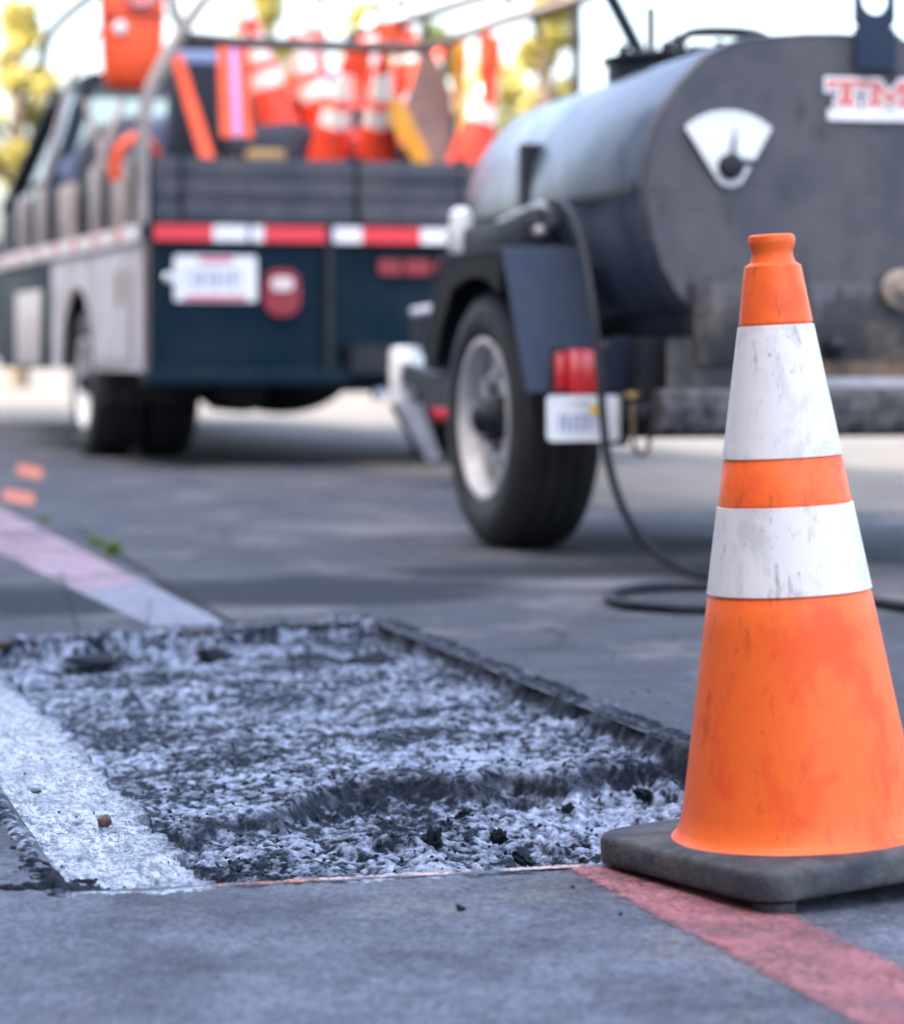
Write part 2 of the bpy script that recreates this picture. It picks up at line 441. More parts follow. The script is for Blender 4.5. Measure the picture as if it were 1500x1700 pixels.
DARKBAG = mat('dark_canvas', (.008, .013, .026), (.022, .027, .042), 5, .4, .65, .8, 0, .3, 40)
REDOR = mat('vivid_orange', (.88, .10, .018), (.80, .07, .015), 5, .4, .7, .55, 0, .1)
VIOLET = mat('violet_stripe', (.45, .28, .62), (.4, .25, .55), 9, .4, .7, .6, 0, .05)
SIGNY = mat('sign_amber', (.78, .33, .02), (.60, .26, .03), 7, .4, .7, .5, 0, .05)
SIGNB = mat('sign_back_brown', (.30, .16, .12), (.17, .10, .10), 7, .4, .7, .7, 0, .1)
GREYF = mat('reflective_grey', (.58, .58, .66), (.45, .45, .54), 9, .4, .7, .45, 0, .05)
CAB = mat('cab_paint', (.004, .012, .024), (.010, .02, .03), 3, .4, .7, .6, 0, .1, 80, .25)
HOSE = mat('hose_rubber', (.005, .009, .015), (.013, .017, .022), 20, .4, .7, .55, 0, .1, 80, .3)
BRASS = mat('brass', (.62, .42, .16), (.4, .28, .12), 30, .4, .7, .35, .8, 0)
GLASS = mat_glass()
CONC = mat('pale_concrete', (.104, .096, .088), (.066, .062, .060), 1.3, .38, .66, .8, 0, .4, 160, .25)
STUCCO = mat('stucco', (.34, .31, .28), (.28, .26, .24), 2, .4, .7, .85, 0, .3, 60)
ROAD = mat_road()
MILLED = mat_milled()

# ------------------------------------------------------------------ ground with the cut in it
PA = R(15.2)
P0 = Vector((-.40, 2.765, 0))                       # near left corner of the cut
def uv2w(u, v, z=0): return Vector((P0.x + u * math.cos(PA) - v * math.sin(PA), P0.y + u * math.sin(PA) + v * math.cos(PA), z))
CUTW = .98
def vback(u): return 2.43 + .275 * u
hole = [uv2w(-.0 + .012, .012), uv2w(CUTW - .012, .012), uv2w(CUTW - .012, vback(CUTW) - .014), uv2w(.012, vback(0) - .014)]
bm = bmesh.new()
D = 900
outer = [uv2w(-D, -D), uv2w(D, -D), uv2w(D, D), uv2w(-D, D)]
iv = [bm.verts.new(p) for p in hole]; ov = [bm.verts.new(p) for p in outer]
for i in range(4): bm.faces.new((ov[i], ov[(i + 1) % 4], iv[(i + 1) % 4], iv[i]))
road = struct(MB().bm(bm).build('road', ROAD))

LAT = {}
def vnoise(x, y, sx, sy, seed):
    """smooth lattice noise in [-1, 1]"""
    g = LAT.setdefault(seed, None) if LAT.get(seed) is not None else LAT.__setitem__(seed, np.random.default_rng(seed).uniform(-1, 1, (512, 512))) or LAT[seed]
    X, Y = x / sx, y / sy
    xi, yi = np.floor(X).astype(int), np.floor(Y).astype(int)
    fx, fy = X - xi, Y - yi
    fx = fx * fx * fx * (fx * (fx * 6 - 15) + 10); fy = fy * fy * fy * (fy * (fy * 6 - 15) + 10)
    G = lambda i, j: g[i % 512, j % 512]
    return (G(xi, yi) * (1 - fx) + G(xi + 1, yi) * fx) * (1 - fy) + (G(xi, yi + 1) * (1 - fx) + G(xi + 1, yi + 1) * fx) * fy
def fbm(x, y, sx, sy, seed, octv=4, gain=.5):
    a, s_ = 1.0, 0
    for o in range(octv):
        s_ = s_ + a * vnoise(x, y, sx / 2 ** o, sy / 2 ** o, seed + o); a *= gain
    return s_
def sstep(a, b, x):
    t = np.clip((x - a) / (b - a), 0, 1); return t * t * (3 - 2 * t)

def cut_out(top, wall, h, crumb, bead): return np.maximum(top, bead) * (1 - wall) + h * wall + crumb * wall
def cut_height(U, V, full=False):
    jag = .010 * fbm(U, V, .09, .09, 3, 4, .6)
    dl, dr, df = U + jag * .8, CUTW - U + jag, V + jag * .5
    db = vback(U) - V + jag * 1.6
    din = np.minimum(np.minimum(dl, dr), np.minimum(df, db))        # distance inside the cut
    grain = fbm(U, V, .0115, .017, 21, 4, .66)
    rough = .0012 * grain + .0028 * fbm(U, V, .05, .07, 25, 3) + .006 * fbm(U, V, .16, .2, 41, 3)
    fine = .0013 * fbm(U, V, .009, .011, 61, 2, .6)
    # milled floor at the back, dug out deeper at the front behind a ragged step
    stepv = .87 + .055 * fbm(U, V * .2, .16, 1, 77, 4, .6) - .30 * sstep(.65, .18, U) + .03 * sstep(.8, .95, U)
    deep = sstep(.012, -.085, V - stepv + .030 * fbm(U, V, .06, .06, 78, 5, .62))
    deep = deep * sstep(-.05, .22, V + .05 * fbm(U, V, .12, .12, 15))
    floor = -.034 - .031 * deep - .010 * sstep(.45, .2, U) * (1 - deep)
    floor = floor + .012 * sstep(.30, .02, dr) * (1 - .5 * deep)
    lump = np.maximum(0, fbm(U, V, .07, .08, 91, 4, .6) - .35)
    floor = floor + rough * (1 + .7 * deep) + .011 * lump * deep + fine
    # dents near the far lip
    for (u0, v0, ru, rv, dp) in ((.33, 2.33, .07, .05, .03), (.52, 2.42, .055, .05, .04), (.80, 2.36, .12, .06, .035), (.46, 1.75, .16, .09, .022), (.66, 1.55, .05, .12, .018)):
        q = ((U - u0) / ru) ** 2 + ((V - v0) / rv) ** 2
        floor = floor - dp * np.exp(-q * 1.2)
    # left shelf with drag lines along the cut
    edge = .168 + .012 * fbm(U, V, .06, .07, 33, 4, .6)
    sh = sstep(.004, -.004, U - edge)
    lines = .0016 * vnoise(U, V, .011, 1.2, 55) + .0010 * vnoise(U, V, .005, .8, 57)
    shelf = -.010 + lines + .0016 * fbm(U, V, .02, .03, 66, 4, .6) - .004 * np.maximum(0, fbm(U, V, .05, .06, 68, 3) - .25)
    shelf = shelf - .018 * sstep(1.2, 2.2, V)
    h = floor * (1 - sh) + shelf * sh
    # walls
    wall = sstep(.0, .030, dr + .006 * fbm(U, V, .055, .09, 87, 3, .55)); wall = np.minimum(wall, sstep(-.01, .085, db + .020 * fbm(U, V, .05, .05, 89, 4, .65))); wall = np.minimum(wall, sstep(.0, .03, df)); wall = np.minimum(wall, sstep(0., .02, dl))
    crumb = .006 * fbm(U, V, .018, .018, 81, 3, .6) * sstep(.03, -.0, np.abs(din))
    top = -.0035 + .0075 * sstep(-.024, -.002, din + .010 * fbm(U, V, .025, .025, 83, 4, .6)) + .0012 * fbm(U, V, .012, .012, 84, 2)
    top = np.where(df < np.minimum(dl, dr), np.minimum(top, .0006), top)
    # rolled tar along the right rim, crumbled dirt along the far rim
    vr = sstep(.05, .3, V)
    lump2 = .55 + .45 * fbm(U, V, .022, .022, 131, 4, .65)
    bead = (.0105 * lump2 * np.exp(-((dr + .024 + .012 * fbm(U, V, .12, .12, 133, 3)) / .021) ** 2)) * vr * sstep(-.05, .0, db) - .0035
    bd2 = .010 * (.5 + .6 * fbm(U, V, .020, .020, 137, 4, .65)) * np.exp(-((db + .045 + .03 * fbm(U, V, .1, .1, 139, 3)) / .040) ** 2) * sstep(-.03, 0, dr) - .0035
    tarm = np.clip(np.exp(-((dr + .022) / .024) ** 2) * 1.3, 0, 1) * vr * sstep(-.06, .0, db) * sstep(.02, -.004, dr)
    bead = np.maximum(bead, bd2)
    # bead of tar a hand's width inside the right wall
    seam = .006 * np.exp(-((dr - .055 - .006 * fbm(U, V, .3, .3, 5)) / .006) ** 2) * sstep(0, .2, V - .6)
    smooth_strip = sstep(.06, .045, dr) * sstep(.0, .02, dr)
    h = h * (1 - .35 * smooth_strip) + (-.034) * .35 * smooth_strip
    h = h + seam
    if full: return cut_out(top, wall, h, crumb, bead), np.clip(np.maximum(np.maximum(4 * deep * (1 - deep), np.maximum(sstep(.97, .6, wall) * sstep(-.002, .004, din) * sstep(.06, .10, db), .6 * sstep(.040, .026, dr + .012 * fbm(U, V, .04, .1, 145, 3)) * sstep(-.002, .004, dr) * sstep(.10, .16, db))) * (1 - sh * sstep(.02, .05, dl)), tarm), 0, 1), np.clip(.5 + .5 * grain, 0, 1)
    return cut_out(top, wall, h, crumb, bead)
    if full: return top * (1 - wall) + h * wall + crumb * wall, np.clip(np.maximum(4 * deep * (1 - deep), np.maximum(sstep(.97, .6, wall) * sstep(-.002, .004, din) * sstep(.06, .10, db), .6 * sstep(.040, .026, dr + .012 * fbm(U, V, .04, .1, 145, 3)) * sstep(-.002, .004, dr) * sstep(.10, .16, db))) * (1 - sh * sstep(.02, .05, dl)), 0, 1)
    return top * (1 - wall) + h * wall + crumb * wall
us = np.arange(-.028, CUTW + .075, .0030)
vs_ = [-.028]
while vs_[-1] < vback(CUTW) + .12: vs_.append(vs_[-1] + .0030 + .0011 * max(vs_[-1], 0))
vs_ = np.array(vs_)
U, V = np.meshgrid(us, vs_)
Z, DARK_MASK, RDG = cut_height(U, V, True)
out = np.minimum(np.minimum(U, CUTW - U), np.minimum(V, vback(U) - V))
nu, nv = len(us), len(vs_)
jg = .010 * fbm(U, V, .02, .02, 95, 2)
keep = (U > -.027 + jg) & (V > -.027 + jg) & (U < CUTW + .072) & (V < vback(U) + .115) & (Z > -.0034 - 1.0 * (out > -.004))
idx = np.arange(nu * nv).reshape(nv, nu)
kq = keep[:-1, :-1] & keep[1:, :-1] & keep[:-1, 1:] & keep[1:, 1:]
quads = np.stack([idx[:-1, :-1][kq], idx[:-1, 1:][kq], idx[1:, 1:][kq], idx[1:, :-1][kq]], 1)
co = np.stack([U.ravel(), V.ravel(), Z.ravel()], 1)
used = np.unique(quads); remap = -np.ones(nu * nv, int); remap[used] = np.arange(len(used))
me = bpy.data.meshes.new('milled_patch')
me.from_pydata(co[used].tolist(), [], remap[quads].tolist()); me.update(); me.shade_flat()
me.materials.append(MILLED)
rb_ = me.attributes.new('ridge', 'FLOAT', 'POINT'); rb_.data.foreach_set('value', RDG.ravel()[used].astype(np.float32))
ba = me.attributes.new('broken', 'FLOAT', 'POINT'); ba.data.foreach_set('value', DARK_MASK.ravel()[used].astype(np.float32))
patch = bpy.data.objects.new('milled_patch', me); S.collection.objects.link(patch)
patch.location = P0; patch.rotation_euler = (0, 0, PA); struct(patch)
def cz(u, v): return float(cut_height(np.array([[u]]), np.array([[v]]))[0, 0])

# painted kerb line: two lengths of one faded red line, cut through by the patch
def flat(name, pts, m, z=.0016):
    b = bmesh.new(); vs = [b.verts.new((p[0], p[1], z)) for p in pts]; b.faces.new(vs)
    o = MB().bm(b).build(name, m)
    return o
def wob(a, b, n, amp, seed):
    rr = random.Random(seed); a = Vector(a); b = Vector(b); nrm = Vector((-(b - a).y, (b - a).x, 0)).normalized()
    return [a.lerp(b, i / n) + nrm * rr.uniform(-amp, amp) * (0 if i in (0, n) else 1) for i in range(n + 1)]
RED1 = mat_paint('faded_red_paint', (.36, .115, .12), (.32, .165, .18), 4.0, .46, .64, .022, .3)
RED2 = mat_paint('pale_pink_paint', (.40, .33, .40), (.30, .16, .19), 3.4, .46, .64, .03, .25)
SPRAY = mat_paint('orange_spray', (.62, .17, .09), (.55, .22, .15), 20, .5, .7, .008, .3)
SPRAY2 = mat_paint('pale_orange_spray', (.66, .44, .40), (.66, .55, .54), 16, .43, .55, .009, .0)
JOINT = mat_paint('open_joint', (.010, .013, .016), (.02, .024, .02), 8, .5, .6, .006, .3)
def strip(name, L, Rr, m, z=.0016, n=60, close0=True, close1=True, zf=None):
    """worn paint between two edge lines; attribute edge = metres from the nearest edge"""
    K_ = 6; vs = []; fs = []; ed = []
    Lp = [L[0].lerp(L[1], i / n) for i in range(n + 1)]; Rp = [Rr[0].lerp(Rr[1], i / n) for i in range(n + 1)]
    ln = (L[1] - L[0]).length
    for i in range(n + 1):
        w_ = (Rp[i] - Lp[i]).length
        for k in range(K_ + 1):
            p_ = Lp[i].lerp(Rp[i], k / K_); e_ = min(k, K_ - k) / K_ * w_
            if close0: e_ = min(e_, i / n * ln)
            if close1: e_ = min(e_, (n - i) / n * ln)
            vs.append((p_.x, p_.y, z if zf is None else zf(p_))); ed.append(e_)
    for i in range(n):
        for k in range(K_):
            a = i * (K_ + 1) + k; fs.append((a, a + 1, a + K_ + 2, a + K_ + 1))
    o = MB().add(vs, fs).build(name, m)
    at = o.data.attributes.new('edge', 'FLOAT', 'POINT'); at.data.foreach_set('value', np.array(ed, np.float32))
    return struct(o)
def prj(p, q, py):
    """point on the ground line p-q seen at photo row py"""
    t_ = (F * CH / (py - HY) - p.y) / (q.y - p.y); return p.lerp(q, t_)
la, lb = gpt(922, 1440), gpt(1430, 1716); ra_, rb_ = gpt(1160, 1436), gpt(1560, 1632)
strip('red_line', (la, prj(la, lb, 1880)), (prj(ra_, rb_, 1440), prj(ra_, rb_, 1880)), RED1, close0=False)
la, lb = gpt(240, 1040), gpt(-60, 858); ra_, rb_ = gpt(384, 1037), gpt(0, 832)
GREYL = mat_paint('pale_grey_paint', (.250, .265, .335), (.20, .205, .25), 4.0, .56, .74, .016, .45)
lA, lB, rA, rB = gpt(246, 1042), gpt(-460, 700), gpt(384, 1037), gpt(-300, 690)
strip('red_line', (lA, prj(lA, lB, 965)), (rA, prj(rA, rB, 950)), GREYL, n=60)
strip('red_line', (prj(lA, lB, 985), lB), (prj(rA, rB, 968), rB), RED2, z=.0024, n=160)
strip('road_joint', (gpt(384, 1040), gpt(120, 880)), (gpt(402, 1040), gpt(134, 880)), JOINT, z=.003, n=80)
strip('road_joint', (gpt(125, 1050), gpt(96, 950)), (gpt(134, 1050), gpt(103, 950)), JOINT, z=.0032, n=40)
strip('road_joint', (gpt(240, 1042), gpt(246, 995)), (gpt(247, 1042), gpt(252, 995)), JOINT, z=.0036, n=30)
strip('spray_mark', (gpt(6, 812), gpt(58, 820)), (gpt(4, 832), gpt(56, 840)), SPRAY, n=12)
strip('spray_mark', (gpt(28, 770), gpt(72, 778)), (gpt(28, 788), gpt(68, 796)), SPRAY, n=12)
def zed(p_):
    d_ = p_ - P0; u = d_.x * math.cos(PA) + d_.y * math.sin(PA); v = -d_.x * math.sin(PA) + d_.y * math.cos(PA)
    return .0022
SPRAY3 = mat_paint('worn_orange_spray', (.70, .20, .12), (.62, .30, .22), 22, .44, .57, .010, .0)
strip('spray_mark', (uv2w(.155, -.012), uv2w(.275, -.012)), (uv2w(.155, .011), uv2w(.275, .011)), SPRAY3, n=50, zf=zed)
strip('spray_mark', (uv2w(.25, -.012), uv2w(.72, -.010)), (uv2w(.25, .012), uv2w(.72, .012)), SPRAY2, n=120, zf=zed)

# pale concrete beyond the road edge, in the sun further on
cp = [Vector((.62, 9.55)), Vector((4.5, 8.6)), Vector((60, 0)), Vector((60, 160)), Vector((-60, 160)), Vector((-9.0, 33)), Vector((-3.6, 20.5)), Vector((-.75, 14.2))]
struct(flat('concrete_pavement', cp, CONC, .004))

# ------------------------------------------------------------------ building whose shade lies over the street (left of the picture)
bld = thing('building', 'long tan stucco building standing left of the street', 'building')
SH = 12.0
L_ = SH / math.tan(R(SUN_EL))
off = Vector((-math.sin(R(SUN_AZ)), -math.cos(R(SUN_AZ)), 0)) * L_
sa, sb = Vector((.9, 15.8, 0)), Vector((-2.45, 24.2, 0))      # where the roof edge's shade should run
dr_ = (sb - sa).normalized(); nl = Vector((-dr_.y, dr_.x, 0))
e0 = sa - off - dr_ * 24; e1 = sa - off + dr_ * 14
b = MB().prism([e0, e1, e1 + nl * 12, e0 + nl * 12], (0, 0, SH)); b.build('wall', STUCCO, bld)
p = [q + Vector((0, 0, SH)) for q in (e0 - nl * .0, e1, e1 + nl * 12, e0 + nl * 12)]
MB().prism(p, (0, 0, .12)).build('roof', mat('roof_felt', (.12, .12, .12)), bld)
for k in range(9):
    c = e0 + dr_ * (3 + 4 * k)
    q = [c - nl * .03 + Vector((0, 0, 1)), c + dr_ * 1.6 - nl * .03 + Vector((0, 0, 1)), c + dr_ * 1.6 - nl * .03 + Vector((0, 0, 2.6)), c - nl * .03 + Vector((0, 0, 2.6))]
    fr = MB().prism(q, -nl * .05).build('window', WHITE, bld)
    q2 = [v + (v - (q[0] + q[2]) / 2) * -.14 - nl * .06 for v in q]
    MB().prism(q2, -nl * .012).build('pane', mat('dark_pane', (.05, .06, .07), rough=.1) if k == 0 else bpy.data.materials['dark_pane'], fr)

# ------------------------------------------------------------------ traffic cone
def cone_parts(root, H=.655, full=True, omat=ORANGE):
    """profile radii follow the real cone: collar, shoulder, skirt"""
    def rad(z):                       # z from cone foot
        return .1290 - .1676 * z
    z0 = .036
    n = 64 if full else 28
    body = [(rad(0) + .014, z0), (rad(0) + .006, z0 + .004), (rad(0), z0 + .012)]
    for z in np.linspace(.03, .253, 8): body.append((rad(z), z0 + z))
    body += [(rad(.2585) - .003, z0 + .2585), (rad(.347) - .003, z0 + .347), (rad(.351), z0 + .351), (rad(.397), z0 + .397), (rad(.401) - .003, z0 + .401), (rad(.536) - .003, z0 + .536)]
    body += [(.0392, z0 + .5405), (.0388, z0 + .543), (.0302, z0 + .598), (.0296, z0 + .6005), (.0240, z0 + .604), (.0218, z0 + .611), (.0220, z0 + .617), (.0246, z0 + .623), (.0250, z0 + .628), (.0243, z0 + .632), (.0215, z0 + .6335), (.0195, z0 + .631), (.0175, z0 + .58), (.0175, z0 + .5)]
    MB().lathe(body, n).build('cone_body', omat, root, auto=38)
    for (za, zb) in ((.2575, .349), (.399, .538)):
        pr = [(rad(za) - .002, z0 + za), (rad(za) + .0012, z0 + za + .0005)] + [(rad(z) + .0012, z0 + z) for z in np.linspace(za + .01, zb - .01, 4)] + [(rad(zb) + .0012, z0 + zb - .0005), (rad(zb) - .002, z0 + zb)]
        MB().lathe(pr, n).build('reflective_collar', WHITE_BAND, root, auto=40)
    hs, cr, pts = .166, .042, []
    for (sx, sy, a) in ((1, 1, 0), (-1, 1, 90), (-1, -1, 180), (1, -1, 270)):
        for k in range(7):
            t_ = R(a + 15 * k); pts.append((sx * (hs - cr) + cr * math.cos(t_), sy * (hs - cr) + cr * math.sin(t_)))
    bmm = bmesh.new(); rings = []
    for (sc_, z) in ((.975, .007), (.995, .009), (1.0, .014), (1.0, .031), (.992, .0355), (.97, .0380), (.75, .0388)):
        rings.append([bmm.verts.new((x * sc_, y * sc_, z)) for x, y in pts])
    m = len(pts)
    for i in range(len(rings) - 1):
        for k in range(m): bmm.faces.new((rings[i][k], rings[i][(k + 1) % m], rings[i + 1][(k + 1) % m], rings[i + 1][k]))
    bmm.faces.new(rings[0][::-1]); bmm.faces.new(rings[-1])
    base = MB().bm(bmm).build('base', RUBBER, root, auto=50)
    for (x, y) in ((1, 1), (1, -1), (-1, 1), (-1, -1)):
        MB().lathe([(.019, -.011), (.021, -.009), (.022, .004)], 14, c=(x * .132, y * .132, 0), cap=True).build('rubber_foot', RUBBER, base, auto=50)
    return base
cone = thing('traffic_cone', 'large orange traffic cone with two white bands standing on the red line', 'traffic cone', (.371, 2.865, .004), (0, R(-2.2), R(29)))
cone.rotation_mode = 'XYZ'
cone.rotation_euler = (Matrix.Rotation(R(-2.9), 3, 'Y') @ Matrix.Rotation(R(29), 3, 'Z')).to_euler()
cone_parts(cone)
CRUMB = mat('tar_crumb', (.008, .011, .016), (.016, .02, .028), 30, .4, .7, .7, 0, .6, 90, .12)
cone.location.z = .0088

# ------------------------------------------------------------------ loose stones and rubble
def rock(name, m, size, seed, sub=2, flat_=1.0, sharp=.35):
    rr = random.Random(seed); bmm = bmesh.new(); bmesh.ops.create_icosphere(bmm, subdivisions=sub, radius=1)
    dirs = [Vector((rr.uniform(-1, 1), rr.uniform(-1, 1), rr.uniform(-1, 1))).normalized() for _ in range(9)]
    cut = [rr.uniform(.55, .9) for _ in dirs]
    for v in bmm.verts:
        c = v.co.copy()
        for d, k in zip(dirs, cut):
            e = c.dot(d)
            if e > k: c -= d * (e - k)
        c *= 1 + rr.uniform(-sharp, sharp) * .18
        v.co = (c.x * size[0], c.y * size[1], c.z * size[2])
    return MB().bm(bmm).build(name, m, None, auto=30)
BROWN = mat('brown_stone', (.16, .085, .05), (.05, .035, .03), 60, .35, .65, .6, 0, .5, 200)
GREYST = mat('grey_stone', (.13, .135, .16), (.08, .08, .095), 60, .4, .7, .6, 0, .4, 200)
def put(o, px, py, z, rot):
    g = gpt(px, py, z); o.location = g; o.rotation_euler = rot; return o
tag(put(rock('stone', BROWN, (.0105, .008, .0085), 3, 3), 172, 1362, -.002, (.3, .2, .5)), 'small brown stone lying on the pale strip left of the dug asphalt', 'stone')
tag(put(rock('stone', GREYST, (.019, .010, .0035), 5, 3), 519, 1337, -.052, (.15, .25, .4)), 'flat grey stone chip lying in the dark pit', 'stone')
tag(put(rock('stone', GREYST, (.012, .006, .004), 8, 2), 58, 1312, -.004, (.1, .2, .8)), 'small pale stone chip at the left edge of the pale strip', 'stone')
def shard(px, py, z, h, wd, seed, label):
    o = rock('asphalt_chunk', CRUMB, (wd * .9, wd * .7, h * .55), seed + 40, 3, 1, 1.6)
    o.location = gpt(px, py, z) + Vector((0, 0, h * .25)); rr = random.Random(seed); o.rotation_euler = (rr.uniform(-.5, .5), rr.uniform(-.5, .5), rr.uniform(0, 6))
    return tag(o, label, 'asphalt chunk', 'chunks of broken asphalt in the cut')
shard(718, 1405, -.055, .030, .018, 1, 'tallest jagged black asphalt chunk standing in the front of the cut')
shard(768, 1362, -.060, .018, .010, 2, 'thin pointed black asphalt chunk between the pit wall and the tallest chunk')
shard(828, 1396, -.052, .020, .014, 3, 'dark asphalt chunk between the tallest chunk and the cone')
shard(868, 1430, -.046, .016, .016, 4, 'low dark asphalt chunk near the front edge of the cut')
shard(942, 1346, -.055, .014, .011, 6, 'small dark asphalt chunk in front of the right pit wall')
shard(1068, 1322, -.050, .016, .016, 7, 'dark lump of asphalt just left of the cone body')
def flapc(px, py, z, sx, sy, sz, seed, label, rot=0):
    o = rock('asphalt_chunk', CRUMB, (sx, sy, sz), seed, 3, 1, .8); o.location = gpt(px, py, z); o.rotation_euler = (.12, .05, rot)
    return tag(o, label, 'asphalt chunk', 'chunks of broken asphalt in the cut')
flapc(150, 1097, -.030, .055, .04, .012, 11, 'leftmost flat black asphalt chunk under the far lip of the cut')
flapc(358, 1090, -.026, .038, .04, .020, 12, 'middle black asphalt chunk under the far lip of the cut')
flapc(618, 1100, -.026, .052, .05, .020, 13, 'largest black asphalt chunk at the far right corner of the cut', .2)
flapc(510, 1094, -.032, .05, .04, .009, 14, 'thin black asphalt chunk between the two thick ones at the far lip', -.2)
# crumbs: one mass nobody could count
mb = MB()
for i in range(1500):
    rr = random.random()
    if rr < .55: u, v = random.uniform(.2, .95), random.uniform(.1, 1.2)
    elif rr < .57: u, v = random.uniform(.01, .17), random.uniform(.02, 1.5)
    elif rr < .9: u, v = random.uniform(.2, .95), random.uniform(1.2, 2.5)
    elif rr < .97: u, v = CUTW + random.uniform(-.05, .03), random.uniform(.3, 2.6)
    else: u, v = random.choice(((random.uniform(-.3, 1.4), random.uniform(-.3, -.01)), (random.uniform(1.03, 1.5), random.uniform(.2, 2.6))))
    s_ = random.uniform(.0012, .0042) * (1.5 if random.random() < .08 else 1) * (.6 if u < .17 else 1)
    zz = (cz(u, v) if -.02 < u < CUTW + .06 and -.012 < v < vback(u) + .1 else 0.0) + s_ * .35
    c = Vector((u, v, zz)); ax = Matrix.Rotation(random.uniform(0, 6), 3, Vector((random.random(), random.random(), random.random() + .1)).normalized())
    pv = [c + ax @ Vector(q) * s_ * random.uniform(.7, 1.3) for q in ((1, 0, 0), (-.6, .9, 0), (-.6, -.9, 0), (.1, 0, .8), (0, .1, -.7))]
    mb.add(pv, [(0, 1, 3), (1, 2, 3), (2, 0, 3), (1, 0, 4), (2, 1, 4), (0, 2, 4)])
o = mb.build('asphalt_crumbs', CRUMB); o.location = P0; o.rotation_euler = (0, 0, PA); struct(o, 'stuff')
# tar smear at the near left corner of the cut
n = 60; g = gpt(104, 1462)
XX, YY = np.meshgrid(np.linspace(-.062, .062, n), np.linspace(-.085, .085, n))
d_x, d_y = XX + g.x - P0.x, YY + g.y - P0.y
UU = d_x * math.cos(PA) + d_y * math.sin(PA); VV = -d_x * math.sin(PA) + d_y * math.cos(PA)
base_h = np.where((UU < -.02) | (VV < .0), .0, np.maximum(cut_height(UU, VV), -.014))
q = np.hypot(XX / .034, YY / .046) + .8 * fbm(XX + 3, YY + 3, .034, .034, 7, 4, .6)
hh = base_h + np.where(q < 1, .0016 + .0034 * (1 - q), -.012 * np.minimum(1, (q - 1) * 3)) + .0022 * fbm(XX + 5, YY + 5, .010, .010, 9, 4, .7)
idx2 = np.arange(n * n).reshape(n, n)
mb = MB().add(np.stack([XX.ravel(), YY.ravel(), hh.ravel()], 1).tolist(), np.stack([idx2[:-1, :-1].ravel(), idx2[:-1, 1:].ravel(), idx2[1:, 1:].ravel(), idx2[1:, :-1].ravel()], 1).tolist())
o = mb.build('tar_smear', CRUMB, smooth=True); o.location = (g.x, g.y, 0); struct(o)

# weeds in the joint beside the pale line
LEAF = mat_leaf('weed_leaf', (.10, .20, .03), (.16, .24, .05))
for (px, py, h, lab) in ((186, 922, .05, 'largest green weed tuft in the joint beside the pink line'), (160, 906, .035, 'small green weed tuft behind the largest one beside the pink line'), (72, 866, .03, 'tiny weed tuft far along the pink line')):
    mb = MB()
    for k in range(26):
        a = random.uniform(0, 2 * PI); l = h * random.uniform(.5, 1.3); t_ = random.uniform(.3, 1.1); wd = h * .09
        bx, by = random.uniform(-.02, .02), random.uniform(-.03, .03)
        d = Vector((math.cos(a), math.sin(a), 0)); sd_ = Vector((-d.y, d.x, 0)) * wd; b0_ = Vector((bx, by, 0))
        m1 = b0_ + d * l * .35 * t_ + Vector((0, 0, l * .6)); e_ = b0_ + d * l * .9 * t_ + Vector((0, 0, l * .8))
        mb.add([b0_ - sd_ * .5, b0_ + sd_ * .5, m1 + sd_, m1 - sd_, e_], [(0, 1, 2, 3), (3, 2, 4)])
    o = mb.build('weed', LEAF); g = gpt(px, py); o.location = g
    tag(o, lab, 'weed', 'weeds along the painted line')

